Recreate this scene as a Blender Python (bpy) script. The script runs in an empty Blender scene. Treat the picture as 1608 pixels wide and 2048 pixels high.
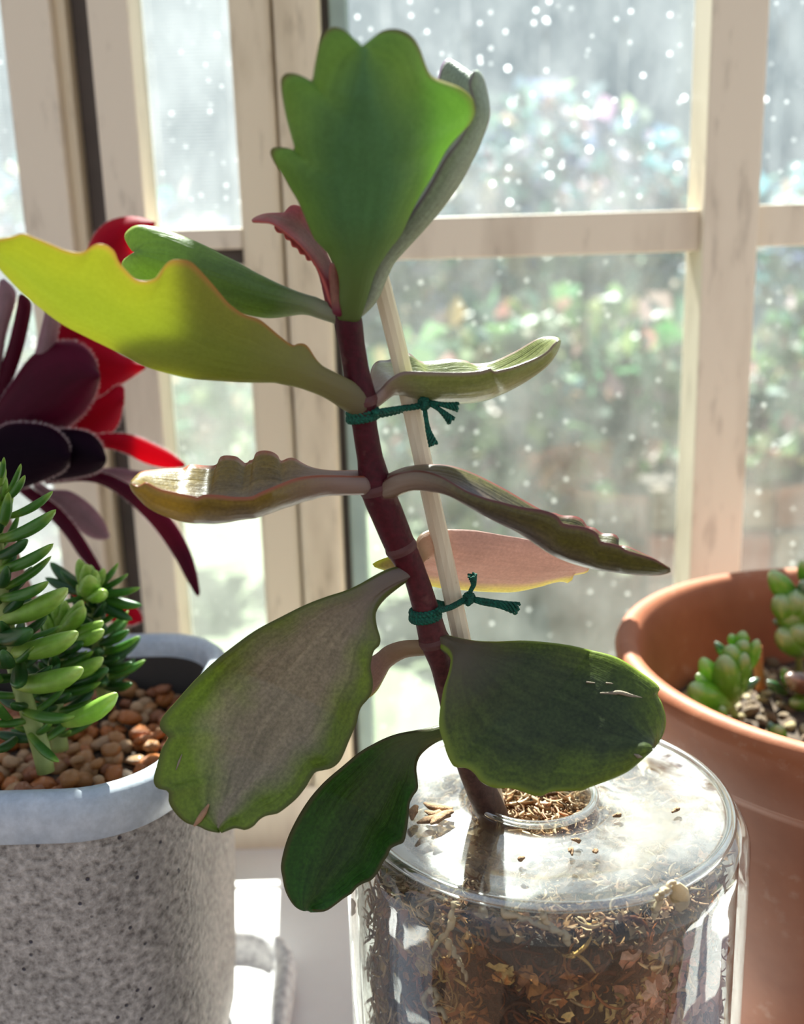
import bpy, bmesh, math, random
import numpy as np
from mathutils import Vector, Matrix, Quaternion, noise
R = random.Random(7)
S = bpy.context.scene
COL = S.collection
# ------------------------------------------------------------------ camera
CAM = Vector((0, 0, .215)); FPX = 2100.0
PIT, ROL = math.radians(14), math.radians(1.66)
_f = Vector((0, math.cos(PIT), -math.sin(PIT)))
_r0 = Vector((1, 0, 0)); _u0 = Vector((0, math.sin(PIT), math.cos(PIT)))
_r = _r0*math.cos(ROL) - _u0*math.sin(ROL); _u = _u0*math.cos(ROL) + _r0*math.sin(ROL)
cd = bpy.data.cameras.new('camera'); cam = bpy.data.objects.new('camera', cd); COL.objects.link(cam)
m3 = Matrix((_r, _u, -_f)).transposed()
cam.matrix_world = Matrix.Translation(CAM) @ m3.to_4x4()
cd.sensor_fit = 'VERTICAL'; cd.sensor_height = 36; cd.lens = FPX/2048*36
cd.clip_start = .005; cd.clip_end = 200
cd.dof.use_dof = True; cd.dof.focus_distance = .212; cd.dof.aperture_fstop = 14.0
S.camera = cam
# ------------------------------------------------------------------ world, sun, exposure
W = bpy.data.worlds.new('sky'); S.world = W; W.use_nodes = True
wn = W.node_tree.nodes; wl = W.node_tree.links; wn.clear()
wo = wn.new('ShaderNodeOutputWorld'); wb = wn.new('ShaderNodeBackground'); wl.new(wb.outputs[0], wo.inputs[0])
wt = wn.new('ShaderNodeTexCoord'); ws = wn.new('ShaderNodeSeparateXYZ'); wr = wn.new('ShaderNodeValToRGB')
wl.new(wt.outputs['Generated'], ws.inputs[0]); wl.new(ws.outputs['Z'], wr.inputs[0]); wl.new(wr.outputs[0], wb.inputs[0])
wr.color_ramp.elements[0].position = .0; wr.color_ramp.elements[0].color = (1, .965, .92, 1)
wr.color_ramp.elements[1].position = .8; wr.color_ramp.elements[1].color = (.62, .76, 1, 1)
wb.inputs[1].default_value = .5
sd = bpy.data.lights.new('sun', 'SUN'); sun = bpy.data.objects.new('sun', sd); COL.objects.link(sun)
SUND = Vector((-.06, .72, .80)).normalized()
sun.rotation_mode = 'QUATERNION'; sun.rotation_quaternion = SUND.to_track_quat('Z', 'Y')
sd.energy = 19.0; sd.color = (1, .95, .86); sd.angle = math.radians(.8)
S.view_settings.view_transform = 'Standard'; S.view_settings.look = 'None'
S.view_settings.gamma = 1; S.view_settings.use_curve_mapping = False
S.view_settings.exposure = 0.45
S.cycles.max_bounces = 14; S.cycles.transparent_max_bounces = 24
S.cycles.transmission_bounces = 8; S.cycles.diffuse_bounces = 5
S.cycles.caustics_reflective = False; S.cycles.caustics_refractive = False
S.cycles.sample_clamp_indirect = 6
try: S.cycles.use_denoising = True
except Exception: pass

# ------------------------------------------------------------------ helpers
def ray(x, y): return _f + _r*((x-804)/FPX) + _u*((1024-y)/FPX)
def at(x, y, Y): d = ray(x, y); return CAM + d*(Y/d.y)          # the point of the vertical plane y = Y seen there
def onz(x, y, z): d = ray(x, y); return CAM + d*((z-CAM.z)/d.z)
def proj(P): v = P-CAM; w = v.dot(_f); return 804+FPX*v.dot(_r)/w, 1024-FPX*v.dot(_u)/w

def rootpos(p):
    o = Vector((0, 0, 0))
    while p is not None: o = o + p.location; p = p.parent
    return o
def mk(name, vs, fs, mat=None, parent=None, smooth=True, uv=None, cols=None, kind=None, label=None):
    off = rootpos(parent)
    me = bpy.data.meshes.new(name)
    me.from_pydata([tuple(Vector(v)-off) for v in vs], [], fs)
    if smooth: me.shade_smooth()
    if uv is not None:
        L = me.uv_layers.new(name='UVMap')
        li = np.zeros(len(me.loops), dtype=np.int32); me.loops.foreach_get('vertex_index', li)
        L.data.foreach_set('uv', np.asarray(uv, dtype=np.float32)[li].ravel())
    if cols is not None:
        a = me.color_attributes.new('Col', 'FLOAT_COLOR', 'POINT')
        c = np.ones((len(vs), 4), dtype=np.float32); c[:, :3] = cols
        a.data.foreach_set('color', c.ravel())
    for m in (mat if isinstance(mat, (list, tuple)) else [mat] if mat else []): me.materials.append(m)
    o = bpy.data.objects.new(name, me); COL.objects.link(o); o.parent = parent
    if kind: o['kind'] = kind
    if label: o['label'] = label
    return o
def tag(o, label, cat, group=None, kind=None):
    o['label'] = label; o['category'] = cat
    if group: o['group'] = group
    if kind: o['kind'] = kind
    return o
def thing(name, label, cat, loc, group=None):
    o = bpy.data.objects.new(name, None); COL.objects.link(o); o.location = loc; o.empty_display_size = .01
    return tag(o, label, cat, group)
def structure(o): o['kind'] = 'structure'; return o
def box(x0, x1, y0, y1, z0, z1, bev=0):
    bm = bmesh.new(); bmesh.ops.create_cube(bm, size=1)
    for v in bm.verts: v.co = Vector((x0+(v.co.x+.5)*(x1-x0), y0+(v.co.y+.5)*(y1-y0), z0+(v.co.z+.5)*(z1-z0)))
    if bev: bmesh.ops.bevel(bm, geom=bm.edges[:], offset=bev, segments=2, affect='EDGES', profile=.6)
    vs = [v.co.copy() for v in bm.verts]; bm.verts.index_update(); fs = [[v.index for v in f.verts] for f in bm.faces]; bm.free()
    return vs, fs
def cat(parts):
    V, F = [], []
    for vs, fs in parts:
        n = len(V); V += list(vs); F += [[i+n for i in f] for f in fs]
    return V, F
def crom(P, n):
    """n samples by arc length of a Catmull-Rom curve through P (array k x d)"""
    P = np.asarray(P, float)
    if len(P) == 2: return P[0]+(P[1]-P[0])*np.linspace(0, 1, n)[:, None]
    Q = np.vstack([2*P[0]-P[1], P, 2*P[-1]-P[-2]]); out = []
    for i in range(1, len(Q)-2):
        t = np.linspace(0, 1, 13)[:-1, None]; a, b, c, d = Q[i-1], Q[i], Q[i+1], Q[i+2]
        out.append(.5*((2*b)+(-a+c)*t+(2*a-5*b+4*c-d)*t**2+(-a+3*b-3*c+d)*t**3))
    out.append(P[-1:]); D = np.vstack(out)
    s = np.r_[0, np.cumsum(np.linalg.norm(np.diff(D, axis=0), axis=1))]
    q = np.linspace(0, s[-1], n)
    return np.stack([np.interp(q, s, D[:, k]) for k in range(D.shape[1])], 1)
def tube(P, rad, sides=12, n=None, flat=None, cap=True):
    """tube through the 3-D points P with radii rad; returns verts, faces, uv"""
    P = np.array([tuple(p) for p in P], float); n = n or len(P)*6
    k = np.linspace(0, 1, len(P)); s = np.r_[0, np.cumsum(np.linalg.norm(np.diff(P, axis=0), axis=1))]; s /= s[-1]
    D = crom(P, n); rr = np.interp(np.linspace(0, 1, n), s, rad)
    T = np.gradient(D, axis=0); T /= np.linalg.norm(T, axis=1)[:, None]+1e-12
    up = np.array([0, 0, 1.]) if abs(T[0][2]) < .9 else np.array([0, 1., 0])
    V, U = [], []
    a = np.cross(up, T[0]); a /= np.linalg.norm(a)
    for i in range(n):
        a = a-T[i]*a.dot(T[i]); a /= np.linalg.norm(a); b = np.cross(T[i], a)
        for j in range(sides):
            th = 2*math.pi*j/sides; fl = flat or 1
            V.append(D[i]+rr[i]*(a*math.cos(th)+b*math.sin(th)*fl)); U.append((i/(n-1), j/sides))
    F = [[i*sides+j, i*sides+(j+1) % sides, (i+1)*sides+(j+1) % sides, (i+1)*sides+j] for i in range(n-1) for j in range(sides)]
    if cap: F += [list(range(sides))[::-1], [(n-1)*sides+j for j in range(sides)]]
    return [Vector(v) for v in V], F, U
def cord(P, r, strands=3, twist=9, n=70, fray=0):
    V, F = [], []
    D = crom(np.array([tuple(p) for p in P]), n); T = np.gradient(D, axis=0); T /= np.linalg.norm(T, axis=1)[:, None]+1e-12
    a = np.cross([0.1, .2, 1], T[0]); a /= np.linalg.norm(a); fr = []
    for i in range(n):
        a = a-T[i]*a.dot(T[i]); a /= np.linalg.norm(a); fr.append((a.copy(), np.cross(T[i], a)))
    for s in range(strands):
        pts = []
        for i in range(n):
            q = i/(n-1); th = 2*math.pi*(s/strands+twist*q); sp = r*.55*(1+fray*max(0, q-.45)**1.5*8)
            pts.append(D[i]+sp*(fr[i][0]*math.cos(th)+fr[i][1]*math.sin(th)))
        v, f, _ = tube(pts, [r*.6]*n, 6, n); k = len(V); V += v; F += [[x+k for x in y] for y in f]
    return V, F
def lathe(prof, cx, cy, seg=96, wob=0):
    V, F = [], []
    for i in range(seg):
        th = 2*math.pi*i/seg
        for r, z in prof: V.append(Vector((cx+r*math.cos(th), cy+r*math.sin(th), z)))
    k = len(prof)
    for i in range(seg):
        for j in range(k-1):
            a, b = i*k+j, ((i+1) % seg)*k+j; F.append([a, b, b+1, a+1])
    return V, F
def rsq(prof, cx, cy, hx, hy, rc, seg=10):
    """rounded-rectangle lathe: prof = (inset, z)"""
    V, F = [], []; loops = []
    for ins, z in prof:
        r = max(rc-ins, .001); L = []
        for q, (sx, sy) in enumerate(((1, 1), (-1, 1), (-1, -1), (1, -1))):
            for k in range(seg+1):
                th = math.pi/2*(q+k/seg)
                L.append(Vector((cx+sx*(hx-rc)+r*math.cos(th), cy+sy*(hy-rc)+r*math.sin(th), z)))
        loops.append(L)
    n = len(loops[0])
    for L in loops: V += L
    for i in range(len(loops)-1):
        for j in range(n): F.append([i*n+j, i*n+(j+1) % n, (i+1)*n+(j+1) % n, (i+1)*n+j])
    return V, F, n

# ------------------------------------------------------------------ materials
class Mat:
    def __init__(s, name):
        s.m = bpy.data.materials.new(name); s.m.use_nodes = True; s.n = s.m.node_tree.nodes; s.l = s.m.node_tree.links; s.n.clear()
        s.out = s.n.new('ShaderNodeOutputMaterial')
    def node(s, t, **k):
        o = s.n.new(t)
        for a, b in k.items():
            if a in o.inputs.keys(): o.inputs[a].default_value = b
            else: setattr(o, a, b)
        return o
    def link(s, a, b): s.l.new(a, b)
    def coord(s, what='Object', scale=(1, 1, 1), rot=(0, 0, 0)):
        t = s.n.new('ShaderNodeTexCoord'); m = s.n.new('ShaderNodeMapping'); m.inputs['Scale'].default_value = scale; m.inputs['Rotation'].default_value = rot
        s.link(t.outputs[what], m.inputs[0]); return m.outputs[0]
    def noise(s, scale, detail=3, vec=None, rough=.55, dist=0):
        n = s.node('ShaderNodeTexNoise', Scale=scale, Detail=detail, Roughness=rough, Distortion=dist)
        s.link(vec if vec is not None else s.coord(), n.inputs['Vector']); return n.outputs['Fac']
    def ramp(s, fac, stops, interp='LINEAR'):
        r = s.n.new('ShaderNodeValToRGB'); e = r.color_ramp; e.interpolation = interp
        while len(e.elements) < len(stops): e.elements.new(.5)
        for el, (p, c) in zip(e.elements, stops):
            el.position = p; el.color = (*(c if isinstance(c, (tuple, list)) else (c, c, c)), 1)
        s.link(fac, r.inputs[0]); return r.outputs[0]
    def math(s, op, a, b=None, clamp=False):
        n = s.n.new('ShaderNodeMath'); n.operation = op; n.use_clamp = clamp
        for i, x in enumerate((a, b)):
            if x is None: continue
            if isinstance(x, (int, float)): n.inputs[i].default_value = x
            else: s.link(x, n.inputs[i])
        return n.outputs[0]
    def mix(s, fac, a, b, mode='MIX'):
        n = s.n.new('ShaderNodeMix'); n.data_type = 'RGBA'; n.blend_type = mode
        for i, x in ((0, fac), (6, a), (7, b)):
            if isinstance(x, (int, float)): n.inputs[i].default_value = x
            elif isinstance(x, (tuple, list)): n.inputs[i].default_value = (*x, 1)
            else: s.link(x, n.inputs[i])
        return n.outputs[2]
    def mixsh(s, fac, a, b):
        n = s.n.new('ShaderNodeMixShader')
        if isinstance(fac, (int, float)): n.inputs[0].default_value = fac
        else: s.link(fac, n.inputs[0])
        s.link(a, n.inputs[1]); s.link(b, n.inputs[2]); return n.outputs[0]
    def sh(s, typ, color=None, **k):
        n = s.node(typ, **k)
        if color is not None:
            i = n.inputs[0]
            if isinstance(color, (tuple, list)): i.default_value = (*color, 1)
            else: s.link(color, i)
        return n
    def bump(s, h, strength, dist, to=None):
        b = s.node('ShaderNodeBump', Strength=strength, Distance=dist); s.link(h, b.inputs['Height']); return b.outputs[0]
    def pbr(s, color, rough=.5, bump=None, **k):
        p = s.sh('ShaderNodeBsdfPrincipled', color)
        if isinstance(rough, (int, float)): p.inputs['Roughness'].default_value = rough
        else: s.link(rough, p.inputs['Roughness'])
        for a, b in k.items(): p.inputs[a.replace('_', ' ')].default_value = b
        if bump is not None: s.link(bump, p.inputs['Normal'])
        return p.outputs[0]
    def facing(s, lo, hi, p=4.0, normal=None):
        l = s.node('ShaderNodeLayerWeight', Blend=.5)
        if normal is not None: s.link(normal, l.inputs['Normal'])
        n = s.math('MULTIPLY', s.math('POWER', l.outputs['Facing'], p), hi-lo); return s.math('ADD', n, lo, True)
    def done(s, sh): s.link(sh, s.out.inputs[0]); return s.m

def leafmat(name, center, margin, rim=None, trans=None, tw=.45, rough=.42, speck=.5, ecurve=(.35, .95), base=None, coat=.0, spec=.5, patch=.35, oneside=False):
    m = Mat(name); tc = m.n.new('ShaderNodeTexCoord'); sp = m.n.new('ShaderNodeSeparateXYZ'); m.link(tc.outputs['UV'], sp.inputs[0])
    v = m.math('ABSOLUTE', m.math('SUBTRACT', m.math('MULTIPLY', sp.outputs[1], 2.0), 1.0))
    if oneside: v = m.math('SUBTRACT', m.math('MULTIPLY', sp.outputs[1], 2.0), 1.0, True)
    big = m.noise(70, 3)
    e = m.math('ADD', v, m.math('MULTIPLY', m.math('SUBTRACT', big, .5), patch*2))
    e = m.math('ADD', e, m.math('MULTIPLY', m.math('POWER', sp.outputs[0], 3), .45))
    f = m.ramp(e, [(ecurve[0], 0), (ecurve[1], 1)])
    c = m.mix(f, center, margin)
    mp = m.node('ShaderNodeMapping'); mp.inputs['Scale'].default_value = (2.2, 15, 1); m.link(tc.outputs['UV'], mp.inputs[0]); vein = m.noise(1.0, 4, mp.outputs[0], .6, .6)
    c = m.mix(min(1, speck*1.2), c, m.mix(1, c, m.ramp(vein, [(.3, .62), (.7, 1.42)]), 'MULTIPLY'))
    sn = m.noise(1500, 2); c = m.mix(speck, c, m.mix(1, c, m.ramp(sn, [(.3, .55), (.7, 1.5)]), 'MULTIPLY'))
    c2 = m.noise(280, 4); c = m.mix(speck*.7, c, m.mix(1, c, m.ramp(c2, [(.3, .7), (.7, 1.3)]), 'MULTIPLY'))
    if base: c = m.mix(m.ramp(sp.outputs[0], [(.06, 1), (.3, 0)]), c, base)
    if rim: c = m.mix(m.ramp(v, [(.93, 0), (.985, 1)]), c, rim)
    b = m.bump(m.math('ADD', m.math('MULTIPLY', m.noise(900, 3), .35), vein), .35, .0007)
    p = m.pbr(c, rough, b); p.node.inputs['Specular IOR Level'].default_value = spec
    if coat: p.node.inputs['Coat Weight'].default_value = coat; p.node.inputs['Coat Roughness'].default_value = .25
    t = m.sh('ShaderNodeBsdfTranslucent', m.mix(.6, c, trans) if trans else c)
    return m.done(m.mixsh(tw, p, t.outputs[0]))

def simple(name, col, rough=.6, var=.15, scale=60, bump=.2, bd=.0005, tw=0, **k):
    m = Mat(name); n = m.noise(scale, 5); c = m.mix(1, col, m.ramp(n, [(.25, 1-var), (.75, 1+var)]), 'MULTIPLY')
    p = m.pbr(c, rough, m.bump(m.noise(scale*4, 4), bump, bd), **k)
    if tw: t = m.sh('ShaderNodeBsdfTranslucent', c); p = m.mixsh(tw, p, t.outputs[0])
    return m.done(p)

def framemat(name, col, stain):
    m = Mat(name); v = m.coord('Object', (1, 1, .25))
    n = m.noise(40, 5, v); n2 = m.noise(160, 4, v)
    c = m.mix(m.ramp(n, [(.5, 0), (.75, .75)]), col, stain); c = m.mix(m.ramp(n2, [(.58, 0), (.7, .35)]), c, tuple(x*.6 for x in stain))
    return m.done(m.pbr(c, .55, m.bump(n2, .2, .0005)))
M_frame = framemat('cream_paint', (.78, .68, .54), (.50, .41, .31))
M_frame2 = framemat('weathered_cream_paint', (.78, .67, .49), (.38, .29, .17))
M_gap = simple('dark_track_rubber', (.12, .10, .09), .7)
M_greygap = simple('grey_green_seal', (.32, .42, .38), .5)
M_white = simple('white_paint', (.85, .83, .82), .45, .06, 30)

def panemat(name, haze, spotsz, spotamt, mesh=False, tint=(.92, .97, .97), hz=(.9, .95, 1)):
    m = Mat(name); co = m.coord('Object')
    vor = m.node('ShaderNodeTexVoronoi', Scale=spotsz); m.link(co, vor.inputs['Vector'])
    dots = m.ramp(vor.outputs['Distance'], [(.10, 1), (.24, 0)])  # specks on the pane, painted large and white to stand for sun sparkles
    rnd = m.n.new('ShaderNodeSeparateColor'); m.link(vor.outputs['Color'], rnd.inputs[0])
    dots = m.math('MULTIPLY', dots, m.ramp(rnd.outputs[0], [(.45, 0), (1, 1)]))
    vor2 = m.node('ShaderNodeTexVoronoi', Scale=spotsz*.38); m.link(co, vor2.inputs['Vector'])
    rnd2 = m.n.new('ShaderNodeSeparateColor'); m.link(vor2.outputs['Color'], rnd2.inputs[0])
    dots2 = m.math('MULTIPLY', m.ramp(vor2.outputs['Distance'], [(.07, 1), (.11, 0)]), m.ramp(rnd2.outputs[1], [(.75, 0), (.8, 1)]))
    grime = m.ramp(m.noise(55, 6, m.coord('Object', (1, 1, .6))), [(.3, .4), (.75, 1.5)])
    f = m.math('MULTIPLY', grime, haze)
    f = m.math('ADD', f, m.math('MULTIPLY', dots, spotamt)); f = m.math('ADD', f, m.math('MULTIPLY', dots2, spotamt*1.6))
    if mesh:
        wv = m.node('ShaderNodeTexWave', Scale=320.0, Distortion=1.0); wv.bands_direction = 'X'; m.link(co, wv.inputs['Vector'])
        wz = m.node('ShaderNodeTexWave', Scale=260.0, Distortion=1.0); wz.bands_direction = 'Z'; m.link(co, wz.inputs['Vector'])
        g = m.math('MULTIPLY', m.math('ADD', wv.outputs['Fac'], wz.outputs['Fac']), .045); f = m.math('ADD', f, g)
    f = m.math('MINIMUM', f, .97)
    t = m.sh('ShaderNodeBsdfTransparent', tint); d = m.sh('ShaderNodeBsdfTranslucent', hz); d2 = m.sh('ShaderNodeBsdfDiffuse', hz)
    g = m.sh('ShaderNodeBsdfGlossy', (1, 1, 1), Roughness=.05);     dd = m.mixsh(.25, d.outputs[0], d2.outputs[0])
    s = m.mixsh(f, t.outputs[0], dd); s = m.mixsh(m.facing(.03, .6, 5), s, g.outputs[0])
    return m.done(s)
M_pane = panemat('dusty_glass', .07, 210, .55)
M_pane2 = panemat('dusty_lower_glass', .045, 200, .14, hz=(.92, .97, .93))
M_mesh = panemat('screened_frosted_glass', .06, 220, .3, mesh=True)
M_mesh2 = panemat('milky_lower_glass', .05, 240, .1, mesh=True, hz=(.86, .92, .86))

# ------------------------------------------------------------------ setting: shelf, window, garden
ZT = -.02
WY = .385
v, f = box(-.62, .62, .125, WY-.004, ZT-.025, ZT, .002); o = structure(mk('trim_18', v, f, M_white, smooth=False)); o['label'] = 'white painted window shelf that carries the pots'
M_wood = simple('brown_floor_wood', (.055, .032, .02), .5, .3, 12)
v, f = box(-2, 2, -2.4, WY-.004, -.86, -.82); structure(mk('floor', v, f, M_wood, smooth=False))
M_plaster = simple('cream_plaster', (.55, .50, .42), .9, .06, 20)
v, f = box(-2, 2, WY-.03, WY+.03, -.82, ZT-.026); structure(mk('wall_front', v, f, M_plaster, smooth=False))
def wx(px, py=300): return at(px, py, WY).x
def wz(px, py): return at(px, py, WY).z
zt = .62
ZR = wz(800, 520); ZR2 = wz(800, 437)       # transom
zb = ZT+.028
def bar(name, x0, x1, z0, z1, mat, y0=WY-.006, y1=WY+.014, bev=.0008, parent=None):
    v, f = box(x0, x1, y0, y1, z0, z1, bev); o = mk(name, v, f, mat, parent, smooth=False)
    if parent is None: structure(o)
    return o
XS = {k: wx(k) for k in (35, 130, 152, 205, 285, 475, 560, 652, 668, 702, 1400, 1510)}
bar('trim_1', -.62, .62, ZT, zb, M_frame, WY-.004, WY+.03)            # bottom rail of the whole window
bar('trim_2', XS[35], XS[130], zb, zt, M_frame, WY-.002, WY+.02)
bar('trim_3', XS[130], XS[152], zb, zt, M_frame2, WY+.003, WY+.02)
bar('trim_4', XS[152], XS[205], zb, zt, M_gap, WY+.010, WY+.02)
bar('trim_5', XS[205], XS[285], zb, zt, M_frame, WY-.004, WY+.02)
bar('trim_6', XS[475], XS[560]-.0004, zb, zt, M_frame2, WY-.003, WY+.02, .002)
bar('trim_7', XS[560]+.0004, XS[652], zb, zt, M_frame2, WY-.005, WY+.02, .002)
bar('trim_8', XS[652], XS[668], zb, zt, M_gap, WY+.006, WY+.02)
bar('trim_9', XS[668], XS[702], zb, zt, M_greygap, WY+.002, WY+.02)
bar('trim_10', XS[285], XS[475], wz(400, 500), wz(400, 458), M_frame, WY-.002, WY+.012)
bar('trim_11', XS[285], XS[475], wz(400, 530), wz(400, 500), M_gap, WY+.003, WY+.012)
bar('trim_12', XS[285], XS[475], wz(400, 575), wz(400, 530), M_frame, WY-.001, WY+.012)
bar('trim_13', XS[1400], XS[1510], zb, zt, M_frame, WY-.008, WY+.014)                 # mullion, in front
bar('trim_14', XS[702], XS[1400], ZR, ZR2, M_frame, WY-.004, WY+.012)
bar('trim_15', XS[1510], .62, ZR+.001, ZR2+.001, M_frame, WY-.004, WY+.012)
bar('trim_16', -.62, wx(-220), zb, zt, M_frame, WY-.002, WY+.02)
def pane(name, x0, x1, z0, z1, mat, y):
    v, f = box(x0, x1, y, y+.0004, z0, z1); return structure(mk(name, v, f, mat, smooth=False))
E_ = .0005
py_ = WY+.0145
pane('window_1', wx(-220), XS[35]+E_, zb, zt, M_mesh, py_)
pane('window_2', XS[285]-E_, XS[475]+E_, wz(400, 500), zt, M_mesh, py_)
pane('window_3', XS[285]-E_, XS[475]+E_, zb, wz(400, 530), M_mesh2, py_)
pane('window_4', XS[702]-E_, XS[1400]+E_, ZR2-.002, zt, M_pane, py_)
pane('window_5', XS[702]-E_, XS[1400]+E_, zb, ZR+.002, M_pane2, py_)
pane('window_6', XS[1510]-E_, .62, ZR2-.002, zt, M_pane, py_)
pane('window_7', XS[1510]-E_, .62, zb, ZR+.002, M_pane2, py_)
# shelf edging strip along the window
v, f = box(-.6, .6, WY-.03, WY-.0045, ZT, ZT+.0015, .0004); structure(mk('trim_17', v, f, M_white, smooth=False))

# garden, all of it behind dusty glass and out of focus
GZ = -.35
gm = Mat('lawn'); gn = gm.noise(6, 6); gmat = gm.done(gm.pbr(gm.ramp(gn, [(.3, (.05, .08, .035)), (.7, (.13, .16, .09))]), .9))
v, f = box(-12, 12, .6, 16, GZ-.05, GZ); g_ = structure(mk('garden_ground', v, f, gmat, smooth=False)); g_['label'] = 'blurred lawn beyond the window'
bm_ = Mat('blue_grey_boards'); bv = bm_.coord('Object', (3, 3, 1)); bmat = bm_.done(bm_.pbr(bm_.ramp(bm_.noise(3, 5, bv), [(.3, (.16, .24, .33)), (.7, (.34, .42, .50))]), .8))
root = thing('board_fence', 'blue-grey board fence far behind the dusty upper panes', 'fence', (0, 5, GZ))
for i in range(24):
    v, f = box(-4.2+i*.35, -4.2+i*.35+.335, 5, 5.03+.01*(i % 2), GZ, 1.5+.02*math.sin(i*2.3), .004); mk('board', v, f, bmat, root, smooth=False)
for z in (.1, 1.1):
    v, f = box(-4.2, 4.2, 5.04, 5.09, z, z+.08); mk('rail', v, f, bmat, root, smooth=False)
def foliage(center, size, n, ls, mats, seed):
    rr = random.Random(seed); V, F, C_ = [], [], []
    for i in range(n):
        d = Vector((rr.gauss(0, 1), rr.gauss(0, 1), rr.gauss(0, 1))).normalized()*(rr.random()**.4)
        c = Vector(center)+Vector((d.x*size[0], d.y*size[1], d.z*size[2]))
        q = Quaternion((rr.gauss(0, 1), rr.gauss(0, 1), rr.gauss(0, 1), rr.gauss(0, 1))).normalized()
        l = ls*rr.uniform(.6, 1.3); w = l*.4
        k = len(V)
        for p in ((0, 0, 0), (w, l*.5, .15*l), (0, l, 0), (-w, l*.5, .15*l)): V.append(c+q @ Vector(p))
        F.append([k, k+1, k+2]); F.append([k, k+2, k+3]); t = rr.choice(mats); t = [x*rr.uniform(.7, 1.3) for x in t]; C_ += [t]*4
    return V, F, C_
fm = Mat('shrub_leaves'); fa = fm.node('ShaderNodeAttribute', attribute_name='Col')
fmat = fm.done(fm.mixsh(.45, fm.pbr(fa.outputs['Color'], .5), fm.sh('ShaderNodeBsdfTranslucent', fa.outputs['Color']).outputs[0]))
bark = simple('bark', (.16, .11, .08), .9)
greens = [(.09, .16, .08), (.17, .24, .11), (.10, .18, .13), (.28, .20, .15)]
blues = [(.16, .26, .30), (.22, .32, .38), (.42, .38, .34), (.12, .22, .24)]
def shrub(label, x, y, ztop, w, d, n, ls, cols, seed):
    h = ztop-GZ; root = thing('garden_shrub', label, 'shrub', (x, y, GZ), 'shrubs outside the window')
    v, f, c = foliage((x, y, GZ+h*.55), (w, d, h*.46), n, ls, cols, seed); mk('foliage', v, f, fmat, root, False, cols=c, kind='stuff')
    v, f, u = tube([(x, y, GZ), (x+.02, y, GZ+h*.3), (x, y, GZ+h*.7)], [.03, .02, .01], 8, 8); mk('trunk', v, f, bark, root)
shrub('low sunlit green shrub behind the middle of the lower panes', .27, 1.75, .13, .36, .2, 2600, .05, greens, 1)
shrub('green shrub blurred behind the left posts of the window', -.75, 1.9, .12, .55, .2, 2600, .05, greens, 2)
shrub('green shrub seen past the right mullion, beside the brick bed', 1.12, 2.1, .16, .45, .2, 2400, .05, greens, 3)
shrub('tall bluish shrub filling the top of the wide upper pane', .35, 3.1, .62, .62, .35, 3000, .075, blues, 4)
shrub('tall bluish shrub behind the far right upper pane', 1.85, 3.6, .60, .75, .35, 2600, .075, blues, 5)
shrub('tall shrub behind the frosted left pane', -1.2, 3.2, .50, .8, .35, 2400, .075, blues, 6)
# brick bed seen as reddish brown patches behind the lower right pane
brick_m = [simple('brick_red_%s' % n, c, .85, .25, 20) for n, c in (('brown', (.17, .085, .065)), ('rose', (.24, .10, .08)), ('dun', (.17, .13, .10)))]
root = thing('brick_bed', 'low reddish brick garden bed blurred behind the lower right pane', 'garden bed', (.62, 1.35, GZ))
x0 = at(1290, 950, 1.35).x; z1 = at(1400, 935, 1.35).z
bh, bw = .058, .16; nz = int((z1-GZ)/(bh+.006)); 
v, f = box(x0+.01, x0+.62, 1.365, 1.46, GZ, z1-.03); mk('mortar_core', v, f, simple('mortar', (.06, .045, .035), .9), root, smooth=False)
pm = bpy.data.meshes.new('brick'); v, f = box(-bw/2, bw/2, 0, .03, 0, bh, .003); pm.from_pydata([tuple(a) for a in v], [], f)
pms = []
for m_ in brick_m: q = pm.copy(); q.materials.append(m_); pms.append(q)
for r_ in range(nz):
    for c_ in range(4):
        b = bpy.data.objects.new('brick', R.choice(pms)); COL.objects.link(b); b.parent = root
        b.location = Vector((x0+.09+(c_*(bw+.006))-(r_ % 2)*.0, 1.345+R.uniform(-.003, .003), GZ+r_*(bh+.006)))-root.location
c_ = at(1450, 930, 1.4)
v, f, c = foliage((x0+.33, 1.40, z1+.002), (.34, .07, .030), 1500, .028, [(.10, .11, .06), (.14, .10, .07), (.07, .11, .05)], 12); mk('brick_cover', v, f, fmat, root, False, cols=c, kind='stuff', label='dark foliage added to hide the sunlit brick top')  # foliage added to cover the glaring sunlit tops of the bricks

# ------------------------------------------------------------------ grey stone-look pot (left) with saucer and gravel
PCX, PCY, PH = -.101, .251, .0505
PT = .105
m = Mat('speckled_concrete'); co = m.coord()
n1 = m.noise(620, 4, co); n2 = m.noise(900, 3, co); n3 = m.noise(60, 4, co)
c = m.ramp(n1, [(.30, (.15, .13, .12)), (.43, (.31, .28, .255)), (.56, (.43, .39, .36)), (.7, (.58, .53, .49))])
vo = m.node('ShaderNodeTexVoronoi', Scale=420.0); m.link(co, vo.inputs['Vector']); vc = m.n.new('ShaderNodeSeparateColor'); m.link(vo.outputs['Color'], vc.inputs[0])
pit = m.math('MULTIPLY', m.ramp(vo.outputs['Distance'], [(.10, 1), (.22, 0)]), m.ramp(vc.outputs[0], [(.72, 0), (.85, 1)]))
c = m.mix(pit, c, (.06, .05, .07)); c = m.mix(1, c, m.ramp(n3, [(.3, .85), (.7, 1.12)]), 'MULTIPLY')
M_conc = m.done(m.pbr(c, .75, m.bump(m.math('ADD', n1, m.math('MULTIPLY', pit, -.9)), .9, .0011)))
m = Mat('smooth_grey_glaze'); n1 = m.noise(120, 5); n2 = m.noise(700, 3)
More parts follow.
